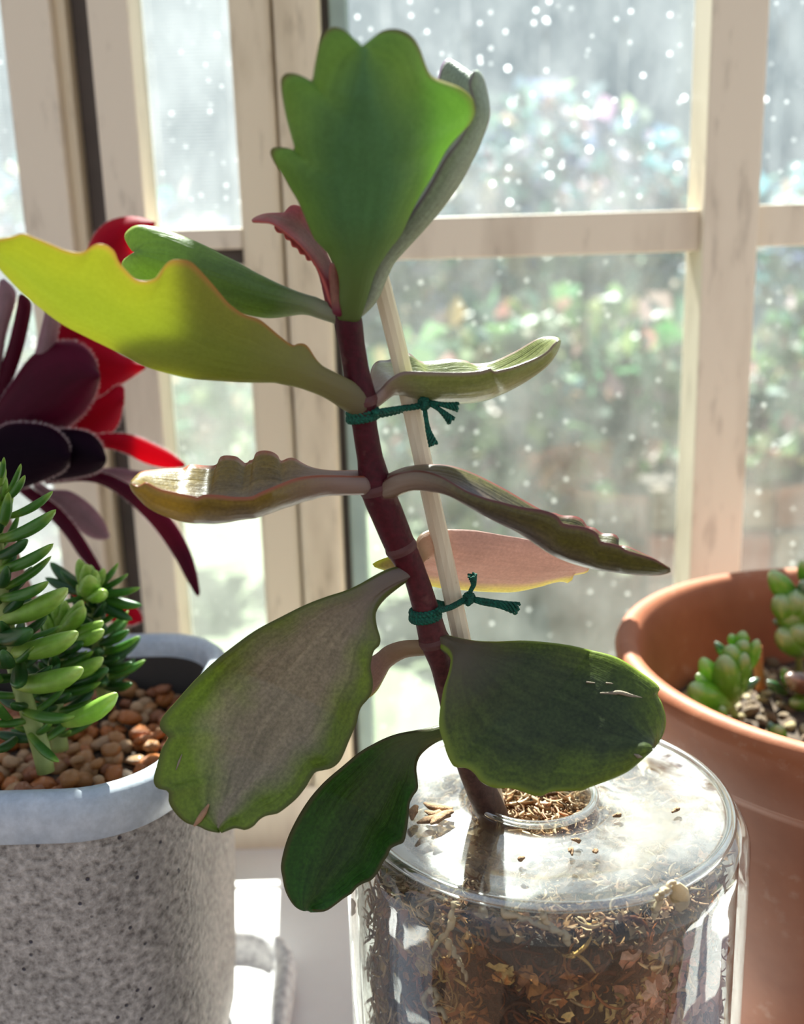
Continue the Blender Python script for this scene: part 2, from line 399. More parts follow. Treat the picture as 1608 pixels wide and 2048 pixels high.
c = m.ramp(n1, [(.3, (.36, .42, .50)), (.7, (.56, .61, .68))]); c = m.mix(1, c, m.ramp(n2, [(.3, .9), (.7, 1.1)]), 'MULTIPLY')
M_rim = m.done(m.pbr(m.mix(.08, c, (.7, .72, .75)), .38, m.bump(n2, .15, .0003)))
M_in = simple('shaded_pot_lining', (.055, .045, .04), .8)  # inner wall coloured near black for the shade inside the pot
pot = thing('square_planter', 'square speckled grey concrete planter with rounded corners holding green sedum', 'planter', (PCX, PCY, ZT+.005))
def rs(name, prof, mat, parent, capb=None, rc=.024, hx=PH, hy=PH, cx=PCX, cy=PCY):
    V, F, n = rsq(prof, cx, cy, hx, hy, rc)
    if capb == 0: F.append(list(range(n))[::-1])
    if capb == 1: F.append([(len(prof)-1)*n+j for j in range(n)])
    return mk(name, V, F, mat, parent)
rs('wall', [(.016, ZT+.005), (.0085, ZT+.007), (.0055, ZT+.013), (.004, ZT+.03), (.0022, ZT+.06), (.0012, PT-.03), (.0008, PT-.0118), (.0010, PT-.0112)], M_conc, pot, 0)
rs('rim', [(.0010, PT-.0112), (.0000, PT-.0104), (-.0002, PT-.005), (.0006, PT-.0015), (.0024, PT), (.0046, PT-.0002), (.0060, PT-.002), (.0064, PT-.006)], M_rim, pot)
rs('lining', [(.0064, PT-.006), (.0068, PT-.03), (.0085, ZT+.03), (.012, ZT+.02)], M_in, pot, 1)
sau = thing('square_saucer', 'square white speckled saucer with raised lip under the grey planter', 'saucer', (PCX, PCY, ZT))
m = Mat('pale_speckled_stone'); n1 = m.noise(380, 4); M_sau = m.done(m.pbr(m.ramp(n1, [(.3, (.38, .37, .39)), (.5, (.66, .65, .66)), (.7, (.85, .84, .83))]), .6, m.bump(n1, .4, .0005)))
rs('tray', [(.004, ZT), (.0008, ZT+.002), (0, ZT+.008), (.0008, ZT+.0122), (.003, ZT+.0138), (.0056, ZT+.0122), (.0068, ZT+.008), (.0085, ZT+.0052), (.012, ZT+.0048)], M_sau, sau, 1, rc=.022, hx=.0625, hy=.0645)

# gravel
GZT = PT-.018
m = Mat('dark_grit'); ng = m.noise(500, 4); M_grit = m.done(m.pbr(m.ramp(ng, [(.35, (.03, .02, .015)), (.65, (.12, .075, .045))]), .9, m.bump(ng, 1, .001)))
grav = thing('gravel_bed', 'bed of orange-brown gravel filling the square grey planter', 'gravel', (PCX, PCY, GZT-.006))
V, F, n = rsq([(.0072, GZT-.0012), (.02, GZT-.001), (.032, GZT-.0005)], PCX, PCY, PH, PH, .024); F.append([2*n+j for j in range(n)])
mk('grit', V, F, M_grit, grav)
def pebble_mesh(seed, mats):
    rr = random.Random(seed); bm = bmesh.new(); bmesh.ops.create_icosphere(bm, subdivisions=2, radius=1)
    o = Vector((seed*7.1, 3, 1)); s = Vector((rr.uniform(.85, 1.25), rr.uniform(.7, 1), rr.uniform(.5, .8)))
    for v in bm.verts:
        d = 1+.32*noise.noise(v.co*1.3+o)+.12*noise.noise(v.co*3+o); v.co = Vector((v.co.x*s.x, v.co.y*s.y, v.co.z*s.z))*d
    me = bpy.data.meshes.new('pebble'); bm.to_mesh(me); bm.free(); me.shade_smooth(); me.materials.append(mats); return me
pmats = [simple('gravel_%s' % n, c, .38, .3, 300, .5, .0005, **{'Coat Weight': .4}) for n, c in
         (('amber', (.50, .15, .025)), ('tan', (.50, .22, .07)), ('pale', (.52, .31, .16)), ('rust', (.32, .10, .03)), ('buff', (.46, .24, .10)))]
pebs = [pebble_mesh(i, pmats[i % 5]) for i in range(15)]
def scatter(parent, name, inside, n, zf, smin, smax, meshes, mind, seed, bounds):
    rr = random.Random(seed); pts = []; tries = 0
    while len(pts) < n and tries < 30000:
        tries += 1; x = rr.uniform(*bounds[0]); y = rr.uniform(*bounds[1]); s = rr.uniform(smin, smax)
        if not inside(x, y): continue
        if any((x-a)**2+(y-b)**2 < (mind*(s+t))**2 for a, b, t in pts): continue
        pts.append((x, y, s))
        o = bpy.data.objects.new(name, rr.choice(meshes)); COL.objects.link(o); o.parent = parent
        o.rotation_euler = (rr.uniform(-.5, .5), rr.uniform(-.5, .5), rr.uniform(0, 6.3)); o.scale = (s, s, s)
        o.location = Vector((x, y, zf(x, y)+s*.3))-rootpos(parent)
    return len(pts)
def in_sq(x, y, h=PH-.0108):
    dx, dy = abs(x-PCX), abs(y-PCY); k = h-.016
    return (dx < h and dy < h) and not (dx > k and dy > k and (dx-k)**2+(dy-k)**2 > .016**2)
scatter(grav, 'pebble', in_sq, 200, lambda x, y: GZT+.0015*noise.noise(Vector((x*60, y*60, 0)))+.003*max(0, (y-.26)/.04), .0019, .0036, pebs, .62, 5, ((-.145, -.057), (.207, .295)))
scatter(grav, 'pebble', in_sq, 80, lambda x, y: GZT+.0028+.003*max(0, (y-.26)/.04), .0014, .0030, pebs, .9, 9, ((-.125, -.057), (.207, .295)))

# ------------------------------------------------------------------ terracotta pot (right)
TX, TY, TR, TT = .1356, .2723, .076, .105
m = Mat('terracotta'); n1 = m.noise(45, 5); n2 = m.noise(260, 5, m.coord('Object', (1, 1, 1)))
c = m.ramp(n1, [(.3, (.30, .085, .032)), (.7, (.42, .14, .06))]); c = m.mix(m.math('MULTIPLY', m.ramp(n2, [(.56, 0), (.72, .6)]), m.ramp(n1, [(.5, 0), (.7, 1)])), c, (.62, .40, .30))
M_tc = m.done(m.pbr(c, .62, m.bump(n2, .25, .0004)))
tp = thing('terracotta_pot', 'round terracotta flowerpot with thick rolled rim at the right edge', 'pot', (TX, TY, ZT))
V, F = lathe([(0, ZT), (.050, ZT), (.054, ZT+.003), (.0655, TT-.040), (.0660, TT-.0385), (.0690, TT-.024), (.0696, TT-.0225), (.0712, TT-.0215), (.0716, TT-.0205)], TX, TY); mk('body', V, F, M_tc, tp)
V, F = lathe([(.0716, TT-.0205), (.0728, TT-.0195), (.0740, TT-.010), (.0758, TT-.0055), (.0762, TT-.0028), (.0752, TT-.0006), (.0732, TT), (.0708, TT-.0010), (.0694, TT-.0035), (.0680, TT-.010), (.0655, TT-.028), (.060, TT-.045)], TX, TY); mk('rim', V, F, M_tc, tp)
SZ = TT-.030
soil = thing('potting_soil', 'dark soil strewn with pale grit inside the terracotta pot', 'soil', (TX, TY, SZ-.01))
V, F = [], []; K = 28
for i in range(K+1):
    for j in range(64):
        r_ = .0640*i/K; th = j/64*2*math.pi; x, y = TX+r_*math.cos(th), TY+r_*math.sin(th)
        V.append(Vector((x, y, SZ+.0018*noise.noise(Vector((x*90, y*90, 3)))+.001*noise.noise(Vector((x*260, y*260, 3))))))
F = [[i*64+j, (i+1)*64+j, (i+1)*64+(j+1) % 64, i*64+(j+1) % 64] for i in range(K) for j in range(64)]
mk('soil_surface', V, F, M_grit, soil)
pm2 = [simple('grit_%s' % n, c, .6, .3, 300, .5, .0005) for n, c in (('cream', (.55, .45, .28)), ('straw', (.42, .33, .15)), ('umber', (.20, .13, .07)))]
pebs2 = [pebble_mesh(40+i, pm2[i % 3]) for i in range(9)]
scatter(soil, 'pebble', lambda x, y: (x-TX)**2+(y-TY)**2 < .061**2, 230, lambda x, y: SZ, .0012, .0030, pebs2, .8, 11, ((TX-.062, TX+.01), (TY-.062, TY+.062)))

# ------------------------------------------------------------------ leaves
def split(L):
    segs, cur = [], []
    for p in L:
        if p is None: segs.append(cur); cur = [cur[-1]]
        else: cur.append(p)
    segs.append(cur); return segs
def edge(L, Ns):
    segs = split(L); D = crom([p for p in L if p is not None][:len(segs[0])]+(list(segs[1][1:]) if len(segs) > 1 else []), 900)
    s = np.r_[0, np.cumsum(np.linalg.norm(np.diff(D, axis=0), axis=1))]
    if len(segs) > 1:
        k = s[np.argmin(np.linalg.norm(D-np.array(segs[0][-1], float), axis=1))]
        q = np.r_[np.linspace(0, k, Ns[0]+1), k+(s[-1]-k)*np.linspace(0, 1, Ns[1]+1)[1:]]
    else: q = np.linspace(0, s[-1], Ns[0]+1)
    return np.stack([np.interp(q, s, D[:, i]) for i in (0, 1)], 1)
LEAVES = {}; AXIS = []
def leaf(parent, A, M, B, yA, yM, yB, mat, T=.0016, Tp=.0024, Ns=(14, 70), K=7, name='leaf', label=None, crease=0, wav=0):
    """a thick leaf: edges A and B and midrib M are drawn as seen from the camera, each with its own distance y along the blade"""
    nb = len(split(A)); Ns = Ns if nb == 2 else (sum(Ns),)
    E_ = []
    for L, y in ((A, yA), (M, yM), (B, yB)):
        P = edge(L, Ns); q = np.linspace(0, 1, len(P)); Y = np.interp(q, np.linspace(0, 1, len(y)), y)
        E_.append(np.array([tuple(at(px, py, yy)) for (px, py), yy in zip(P, Y)]))
    a, mm, b = E_; n = len(a); vv = np.linspace(-1, 1, 2*K+1)
    # even out the spacing towards the rounded edges
    vv = np.sign(vv)*(1-(1-abs(vv))**1.35)
    G = np.zeros((n, len(vv), 3))
    for j, v in enumerate(vv):
        G[:, j] = mm+v*(b-a)/2+(v*v*(1+crease) - crease*abs(v))*((a+b)/2-mm)
    if wav:
        for i in range(n):
            for j in range(len(vv)):
                p = Vector(G[i, j]); G[i, j] += wav*min(1, i/20)*(1-abs(vv[j])**6)*np.array(tuple(noise.noise_vector(p*75)))
    if nb == 2:
        j0 = Ns[0]; q = np.exp(-((np.arange(n)-j0)/4.5)**2)[:, None, None]; q[0] = 0; q[-1] = 0; tot = q.copy()
        for _ in range(24):
            L_ = G.copy(); L_[1:-1] = (G[:-2]+G[2:])/2; G = G*(1-.8*q)+L_*(.8*q)
    if parent.name.startswith('kalanchoe') and AXIS:     # root the petiole inside the stem
        c0 = G[0].mean(axis=0); dd = np.linalg.norm(AXIS[0]-c0, axis=1); sh_ = (AXIS[0][np.argmin(dd)]-c0)*.75
        for i in range(7): G[i] += sh_*(1-i/7)**2
    du = np.gradient(G, axis=0); dv = np.gradient(G, axis=1); N = np.cross(du, dv); ln = np.linalg.norm(N, axis=2)[..., None]; N /= ln+1e-12
    for i in range(n-2, -1, -1):                       # keep degenerate rows at the ends usable
        if np.isnan(N[i]).any() or (ln[i] < 1e-10).any(): N[i] = N[i+1]
    N[-1] = N[-2]; N[0] = N[1]
    u = np.linspace(0, 1, n); uj = Ns[0]/(n-1) if nb == 2 else .12
    t = np.where(u < uj, Tp, T+(Tp-T)*np.exp(-(u-uj)/.08)); t *= np.sqrt(np.clip(1-((u-.96)/.045).clip(0, 1)**2, .05, 1))
    tv = np.sqrt(np.clip(1-abs(vv)**2.6, .004, 1))
    off = N*(t[:, None]*tv[None, :]*.5)[..., None]; top, bot = G+off, G-off
    m_ = len(vv); V = [Vector(p) for p in top.reshape(-1, 3)]+[Vector(p) for p in bot.reshape(-1, 3)]; q0 = n*m_
    UV = [(uu, (x+1)/2) for uu in u for x in vv]*2; F = []
    for i in range(n-1):
        for j in range(m_-1):
            k = i*m_+j; F.append([k, k+1, k+m_+1, k+m_]); F.append([q0+k, q0+k+m_, q0+k+m_+1, q0+k+1])
        for j, s in ((0, 1), (m_-1, -1)):
            k = i*m_+j; f = [k, k+m_, q0+k+m_, q0+k]; F.append(f if s == 1 else f[::-1])
    for i in (0, n-1):
        for j in range(m_-1): k = i*m_+j; f = [k, q0+k, q0+k+1, k+1]; F.append(f if i == 0 else f[::-1])
    o = mk(name, V, F, mat, parent, uv=UV, label=label)
    LEAVES[o.name] = (top, bot, N); return o
def mark(leafobj, pts, w, mat, name='scar', label=None):
    """a raised mark lying on a leaf, through the leaf points seen at pts"""
    top, bot, N = LEAVES[leafobj.name]; P = np.vstack([top.reshape(-1, 3), bot.reshape(-1, 3)])
    px = np.array([proj(Vector(p)) for p in P]); dist = np.array([(Vector(p)-CAM).length for p in P])
    L = []
    for x, y in pts:
        d = (px[:, 0]-x)**2+(px[:, 1]-y)**2; c = np.argsort(d)[:6]; k = c[np.argmin(dist[c])]
        tgt = ray(x, y); tgt = CAM+tgt*((Vector(P[k])-CAM).dot(_f)); L.append(tgt-_f*.0001)
    v, f, u = tube(L, [w*.3]+[w]*(len(L)-2)+[w*.3] if len(L) > 2 else [w, w*.5], 6, 20); mk(name, v, f, mat, leafobj, label=label)

KB = at(985, 1640, .197)
kal = thing('kalanchoe_plant', 'tall scallop-leaved succulent with a dark red stem rooted in the glass jar', 'plant', (KB.x, KB.y, KB.z-.012))
# stem
stem_px = [(1000, 1680, .2030), (985, 1630, .2010), (960, 1575, .1995), (935, 1520, .1985), (912, 1450, .1975), (896, 1390, .197), (885, 1330, .1965), (868, 1280, .196), (852, 1220, .1955), (830, 1150, .195), (802, 1095, .1945),
           (775, 1030, .194), (753, 975, .1935), (740, 915, .193), (729, 850, .1925), (722, 800, .192), (712, 740, .1915), (704, 690, .191), (698, 650, .1905), (694, 622, .190)]
rad_px = [32, 31, 30, 25, 22, 20, 25, 30, 26, 24, 31, 33, 34, 26, 25, 32, 26, 26, 28, 26]
m = Mat('red_stem'); tc = m.n.new('ShaderNodeTexCoord'); sp = m.n.new('ShaderNodeSeparateXYZ'); m.link(tc.outputs['UV'], sp.inputs[0])
c = m.ramp(sp.outputs[0], [(0, (.05, .028, .02)), (.25, (.09, .04, .035)), (.42, (.085, .02, .022)), (.6, (.065, .004, .010)), (1, (.045, .001, .008))])
n1 = m.noise(900, 3); c = m.mix(1, c, m.ramp(n1, [(.3, .75), (.7, 1.35)]), 'MULTIPLY'); n2 = m.noise(150, 4); c = m.mix(m.ramp(n2, [(.58, 0), (.75, .35)]), c, (.35, .22, .17))
M_stem = m.done(m.pbr(c, .5, m.bump(n1, .3, .0004), Specular_IOR_Level=.25))
P = [at(*p) for p in stem_px]; rad = [r*(p-CAM).dot(_f)/FPX for r, p in zip(rad_px, P)]
v, f, u = tube(P, rad, 24, 160); mk('stem', v, f, M_stem, kal, uv=u); AXIS.append(crom(np.array([tuple(p) for p in P]), 300))
ringm = simple('stem_node', (.10, .03, .03), .6, .3, 300)
for i in (7, 10, 12, 15):
    a = P[i]; d = (P[i+1]-P[i-1]).normalized(); pts = [a-d*.0009, a, a+d*.0009]
    v, f, u = tube(pts, [rad[i]*1.0, rad[i]*1.07, rad[i]*1.0], 24, 9, cap=False); mk('node_ring', v, f, ringm, kal)

G1 = leafmat('leaf_bright_green', (.12, .26, .12), (.22, .38, .06), (.22, .14, .05), (.34, .58, .16), .45, .5, .25, spec=.3, patch=.15, base=(.16, .22, .07))
G2 = leafmat('leaf_pale_underside', (.30, .33, .24), (.24, .30, .22), (.18, .13, .2), (.3, .4, .2), .15, .5, .3)
G3 = leafmat('leaf_yellow_green', (.26, .31, .07), (.32, .32, .06), (.60, .24, .10), (.62, .66, .10), .5, .5, .22, spec=.35, patch=.2, base=(.26, .22, .14))
G4 = leafmat('leaf_mid_green', (.12, .20, .06), (.20, .31, .05), (.34, .38, .12), (.36, .52, .10), .42, .4, .3, base=(.35, .36, .26))
G5 = leafmat('leaf_pale_olive', (.22, .22, .12), (.22, .25, .07), (.22, .14, .12), (.4, .5, .1), .12, rough=.35, speck=.3, coat=.3, base=(.30, .20, .16))
G6 = leafmat('leaf_bronze', (.20, .15, .12), (.22, .15, .02), (.40, .10, .05), (.6, .42, .05), .3, .35, .5, coat=.3, base=(.30, .20, .17))
G7 = leafmat('leaf_purple_bronze', (.085, .05, .06), (.085, .075, .012), (.14, .025, .02), (.3, .28, .03), .15, .38, .6, coat=.3, base=(.25, .17, .12))
G8 = leafmat('leaf_pink', (.42, .27, .24), (.62, .62, .06), (.80, .85, .03), (.58, .42, .36), .42, rough=.5, speck=.3, patch=.1, oneside=True, ecurve=(.7, 1.05), base=(.40, .28, .16))
G9 = leafmat('leaf_grey_bloom', (.30, .24, .165), (.15, .21, .02), (.10, .11, .02), (.26, .46, .04), .25, .45, .5, ecurve=(.40, .95), coat=.12, spec=.35, base=(.20, .15, .13), patch=.6)
G10 = leafmat('leaf_dark_green', (.040, .058, .016), (.09, .13, .010), (.20, .27, .03), (.22, .40, .03), .22, .40, .7, ecurve=(.5, 1.15), coat=.22, spec=.3, base=(.12, .095, .06), patch=.55)
G11 = leafmat('leaf_deep_green', (.040, .075, .010), (.022, .085, .006), (.07, .06, .015), (.10, .34, .02), .2, .42, .6, coat=.1, spec=.25, base=(.13, .14, .05))
GR = leafmat('leaf_young_red', (.30, .14, .10), (.42, .10, .10), (.65, .16, .14), (.8, .2, .15), .4, .45, .3, base=(.18, .02, .06))

# back leaf of the top pair
leaf(kal, [(735, 610), (733, 575), (745, 520), None, (745, 520), (790, 470), (850, 385), (890, 315), (925, 268), (947, 215), (938, 168), (948, 142)],
     [(722, 632), (748, 585), (771, 525), None, (771, 525), (825, 466), (861, 424), (898, 375), (925, 330), (950, 270), (966, 215), (962, 170), (950, 142)],
     [(715, 600), (725, 560), (745, 480), None, (745, 480), (770, 400), (800, 320), (840, 230), (872, 165), (884, 128), (898, 117), (915, 128), (930, 150), (944, 148)],
     [.189, .186, .180, .178], [.190, .190, .188, .184], [.191, .196, .200, .196], G2, label='pale grey-green leaf edge folded behind the topmost leaf')
# young leaves
leaf(kal, [(663, 628), (656, 590), (648, 563), None, (648, 563), (629, 528), (603, 494), (577, 470), (547, 449), (521, 444), (504, 442)],
     [(668, 630), (664, 590), (655, 555), None, (655, 555), (632, 505), (606, 475), (580, 452), (545, 437), (520, 438), (504, 442)],
     [(677, 630), (676, 590), (672, 545), None, (672, 545), (640, 480), (612, 440), (603, 416), (592, 410), (580, 412), (572, 424), (560, 426), (528, 429), (504, 441)],
     [.189, .188, .189], [.190, .192, .192], [.191, .195, .194], GR, T=.0009, Tp=.002, label='small young leaf, olive and curling left')
leaf(kal, [(660, 628), (654, 600), (646, 572), None, (646, 572), (640, 545), (628, 530), (622, 520), (614, 521), (609, 510), (600, 508), (594, 497), (584, 493), (580, 481), (571, 478), (567, 466), (555, 464), (549, 453)],
     [(664, 628), (660, 600), (655, 570), None, (655, 570), (640, 520), (610, 485), (580, 465), (550, 450)],
     [(670, 628), (668, 600), (664, 560), None, (664, 560), (645, 505), (615, 470), (585, 452), (551, 447)],
     [.192, .194], [.193, .196], [.193, .197], GR, T=.0009, Tp=.0016, label='young leaf with a beaded pink edge')
leaf(kal, [(672, 628), (668, 600), (664, 570), (662, 545), (668, 528)], [(675, 630), (673, 600), (671, 570), (669, 545), (670, 526)], [(680, 628), (683, 600), (682, 570), (678, 545), (672, 526)],
     [.1885], [.1875], [.1885], GR, T=.0016, Tp=.0016, name='bud_leaf', label='narrow dark red bud at the stem tip')
# topmost leaf
leaf(kal, [(681, 632), (682, 600), (683, 575), (680, 541), (667, 511), None, (667, 511), (644, 492), (629, 478), (612, 440), (597, 404), (581, 377), (564, 347), (549, 325), (541, 306), (545, 296), (558, 294), (574, 296), (589, 298), (582, 268), (573, 235), (565, 194), (562, 162), (569, 149), (580, 146), (596, 149), (612, 156), (624, 161), (629, 135), (633, 112), (640, 82), (652, 62), (667, 54), (687, 59), (704, 74), (715, 86), (723, 95)],
     [(702, 634), (706, 600), (712, 570), (716, 535), (722, 505), None, (722, 505), (724, 450), (725, 380), (725, 300), (725, 220), (725, 150), (724, 97)],
     [(722, 632), (728, 600), (738, 560), (750, 530), (772, 500), None, (772, 500), (800, 470), (820, 430), (843, 385), (864, 352), (880, 322), (894, 297), (908, 280), (926, 262), (942, 244), (950, 224), (949, 206), (938, 189), (918, 174), (892, 164), (872, 157), (860, 148), (852, 132), (845, 112), (838, 94), (827, 76), (812, 64), (790, 58), (765, 62), (745, 76), (733, 88), (724, 95)],
     [.1895, .184, .178, .172, .168, .165], [.1885, .180, .173, .168, .165, .164], [.1895, .184, .180, .175, .171, .166], G1, T=.0018, Tp=.0034, Ns=(16, 110), K=9, crease=.2, label='topmost leaf, broad, bright green and scalloped')
# big yellow green leaf to the left
leaf(kal, [(712, 772), (690, 760), (672, 749), (650, 737), (627, 727), None, (627, 727), (626, 712), (624, 698), (610, 687), (596, 687), (585, 690), (560, 672), (524, 642), (500, 632), (484, 626), (468, 615), (457, 606), (440, 586), (425, 568), (408, 549), (394, 534), (384, 525), (372, 520), (349, 519), (336, 525), (329, 533), (323, 545), (314, 555), (300, 561), (284, 562), (270, 558), (251, 540), (237, 523), (232, 510), (226, 500), (212, 490), (195, 488), (182, 494), (172, 502), (155, 505), (130, 500), (99, 487), (67, 474), (45, 467), (25, 474), (-8, 480), (-40, 472), (-70, 466)],
     [(722, 812), (700, 795), (670, 775), (645, 762), (615, 750), None, (615, 750), (560, 738), (500, 728), (400, 706), (300, 670), (200, 625), (100, 570), (20, 515), (-70, 466)],
     [(712, 830), (696, 822), (672, 803), (649, 786), (622, 772), None, (622, 772), (590, 764), (560, 761), (510, 761), (466, 760), (425, 758), (385, 754), (345, 744), (313, 735), (280, 724), (251, 710), (188, 680), (116, 640), (54, 593), (10, 548), (-30, 500), (-70, 466)],
     [.190, .184, .176, .170, .166], [.189, .185, .180, .174, .168], [.191, .189, .185, .178, .169], G3, T=.0017, Tp=.0032, Ns=(14, 130), K=8, crease=.3, label='long yellow-green leaf lit from behind, reaching the left frame edge')
# leaf behind it
leaf(kal, [(652, 622), (648, 610), (632, 603), None, (632, 603), (606, 594), (582, 585), (550, 569), (528, 557), (495, 538), (466, 520), (440, 507), (416, 494), (385, 480), (358, 469), (320, 456), (278, 450), (258, 458), (249, 472), (255, 488), (268, 502)],
     [(662, 634), (650, 622), (635, 612), None, (635, 612), (590, 600), (540, 588), (480, 570), (420, 550), (350, 527), (300, 514), (269, 506)],
     [(668, 648), (650, 638), (632, 628), None, (632, 628), (610, 625), (582, 631), (550, 636), (520, 635), (475, 624), (430, 606), (390, 592), (350, 575), (313, 561), (285, 560), (262, 552), (244, 534), (247, 520), (258, 512), (268, 507)],
     [.192, .194, .197, .198], [.191, .191, .193, .195], [.192, .194, .197, .197], G4, T=.0015, Tp=.0026, Ns=(8, 80), label='green leaf with two rounded lobes behind the yellow-green one')
# right upper leaf, seen edge on
leaf(kal, [(752, 792), (766, 772), (780, 755), None, (780, 755), (800, 744), (826, 743), (867, 744), (918, 745), (959, 742), (980, 737), (986, 743), (996, 741), (1028, 733), (1074, 715), (1095, 702), (1106, 690), (1118, 680)],
     [(756, 804), (768, 786), (789, 770), None, (789, 770), (812, 782), (838, 790), (867, 797), (918, 800), (973, 792), (1028, 768), (1074, 738), (1100, 712), (1119, 679)],
     [(745, 780), (742, 760), (738, 735), None, (738, 735), (752, 717), (766, 722), (790, 716), (816, 706), (839, 722), (867, 722), (899, 718), (931, 721), (945, 727), (982, 724), (1028, 704), (1074, 678), (1102, 673), (1119, 678)],
     [.193, .190, .190, .193], [.194, .198, .199, .199], [.196, .207, .209, .203], G5, T=.0014, Tp=.0026, label='pale olive leaf curving up to the right behind the stick')
# left middle leaf, cupped
leaf(kal, [(715, 962), (680, 952), (650, 950), (607, 950), None, (607, 950), (575, 962), (548, 973), (520, 985), (503, 993), (472, 994), (437, 990), (409, 989), (396, 994), (388, 992), (350, 984), (322, 978), (304, 970), (292, 964), (284, 968), (275, 972), (262, 966)],
     [(722, 985), (690, 978), (653, 976), (618, 984), None, (618, 984), (583, 999), (531, 1016), (479, 1028), (423, 1035), (374, 1033), (332, 1022), (298, 1005), (278, 985), (262, 966)],
     [(712, 950), (690, 944), (653, 940), (607, 936), None, (607, 936), (600, 920), (583, 914), (562, 922), (556, 912), (545, 904), (527, 901), (512, 906), (508, 918), (499, 921), (492, 927), (482, 920), (472, 913), (451, 911), (440, 915), (436, 926), (428, 931), (409, 931), (381, 929), (367, 936), (345, 937), (322, 938), (283, 943), (270, 955), (262, 965)],
     [.190, .180, .176, .177], [.191, .187, .183, .180], [.193, .198, .199, .190], G6, T=.0015, Tp=.0028, label='cupped bronze leaf at middle left, glossy inside')
# right middle leaf, drooping
leaf(kal, [(772, 972), (790, 950), (826, 940), (868, 940), None, (868, 940), (900, 962), (936, 983), (975, 997), (1000, 1003), (1030, 1011), (1056, 1016), (1080, 1019), (1102, 1025), (1117, 1034), (1125, 1046), (1145, 1050), (1165, 1053), (1185, 1060), (1197, 1070), (1201, 1082), (1220, 1086), (1240, 1092), (1254, 1101), (1272, 1106), (1292, 1112), (1313, 1120), (1340, 1138)],
     [(780, 990), (792, 985), (820, 968), (868, 967), None, (868, 967), (905, 982), (936, 1000), (982, 1028), (1042, 1060), (1097, 1097), (1134, 1115), (1189, 1131), (1258, 1141), (1304, 1143), (1341, 1140)],
     [(765, 968), (780, 948), (812, 933), (852, 927), None, (852, 927), (899, 931), (945, 946), (1000, 973), (1056, 1005), (1088, 1022), (1110, 1026), (1125, 1031), (1150, 1032), (1166, 1040), (1174, 1052), (1190, 1056), (1203, 1066), (1228, 1068), (1238, 1078), (1236, 1090), (1254, 1092), (1281, 1104), (1310, 1118), (1340, 1137)],
     [.190, .183, .180, .178], [.190, .186, .185, .181], [.192, .193, .193, .184], G7, T=.0015, Tp=.0026, label='drooping purple-bronze leaf at middle right with saw-like lobes')
# pink leaf behind the stick
leaf(kal, [(828, 1108), (832, 1085), (838, 1064), None, (838, 1064), (868, 1058), (895, 1058), (945, 1060), (1000, 1069), (1056, 1079), (1100, 1092), (1150, 1112), (1178, 1131)],
     [(832, 1120), (842, 1102), (855, 1095), None, (855, 1095), (900, 1110), (960, 1122), (1040, 1132), (1100, 1136), (1178, 1134)],
     [(836, 1130), (846, 1118), (842, 1112), None, (842, 1112), (800, 1108), (745, 1128), (775, 1143), (820, 1160), (876, 1175), (936, 1181), (982, 1184), (1028, 1184), (1074, 1175), (1100, 1167), (1122, 1163), (1137, 1166), (1142, 1158), (1138, 1152), (1155, 1148), (1172, 1145), (1178, 1136)],
     [.197, .203, .208], [.197, .205, .211], [.198, .210, .216], G8, T=.0012, Tp=.0026, label='pink translucent leaf with a yellow lower edge behind the stick')
# hidden leaf at lower left
leaf(kal, [(858, 1284), (800, 1283), (770, 1292), None, (770, 1292), (748, 1310), (700, 1335), (650, 1375), (620, 1410)],
     [(860, 1294), (802, 1298), (772, 1312), None, (772, 1312), (748, 1345), (700, 1380), (650, 1400), (620, 1412)],
     [(862, 1304), (805, 1312), (780, 1330), None, (780, 1330), (768, 1356), (752, 1384), (725, 1402), (670, 1415), (620, 1413)],
     [.197, .202, .206], [.196, .203, .208], [.198, .206, .209], G8, T=.0012, Tp=.0024, label='pale pink leaf mostly hidden behind the large lower left leaf')
# large lower left leaf
L9 = leaf(kal, [(812, 1136), (790, 1137), (770, 1141), (735, 1160), None, (735, 1160), (704, 1177), (654, 1193), (608, 1211), (558, 1236), (511, 1261), (465, 1294), (423, 1328), (384, 1367), (353, 1402), (330, 1428), (320, 1445), (322, 1460), (336, 1473), (330, 1486), (322, 1502), (313, 1533), (307, 1560), (314, 1576), (336, 1583), (338, 1606), (353, 1629), (373, 1646), (396, 1652), (415, 1661), (440, 1665)],
     [(820, 1152), (795, 1158), (775, 1165), (742, 1184), None, (742, 1184), (700, 1225), (650, 1290), (590, 1380), (530, 1470), (480, 1570), (442, 1664)],
     [(826, 1162), (803, 1170), (777, 1184), (752, 1202), None, (752, 1202), (747, 1224), (752, 1251), (760, 1274), (759, 1290), (748, 1301), (743, 1318), (741, 1336), (745, 1358), (745, 1376), (739, 1394), (723, 1413), (716, 1430), (712, 1448), (696, 1486), (681, 1520), (665, 1535), (648, 1540), (631, 1544), (622, 1556), (612, 1573), (592, 1598), (560, 1624), (545, 1629), (531, 1632), (518, 1640), (506, 1653), (490, 1660), (478, 1657), (466, 1656), (444, 1665)],
     [.193, .190, .186, .180, .174], [.193, .191, .190, .184, .175], [.193, .188, .184, .178, .173], G9, T=.0018, Tp=.0028, Ns=(12, 110), K=9, crease=.4, wav=.0009, label='large lower left leaf with grey bloom and a tan scar')
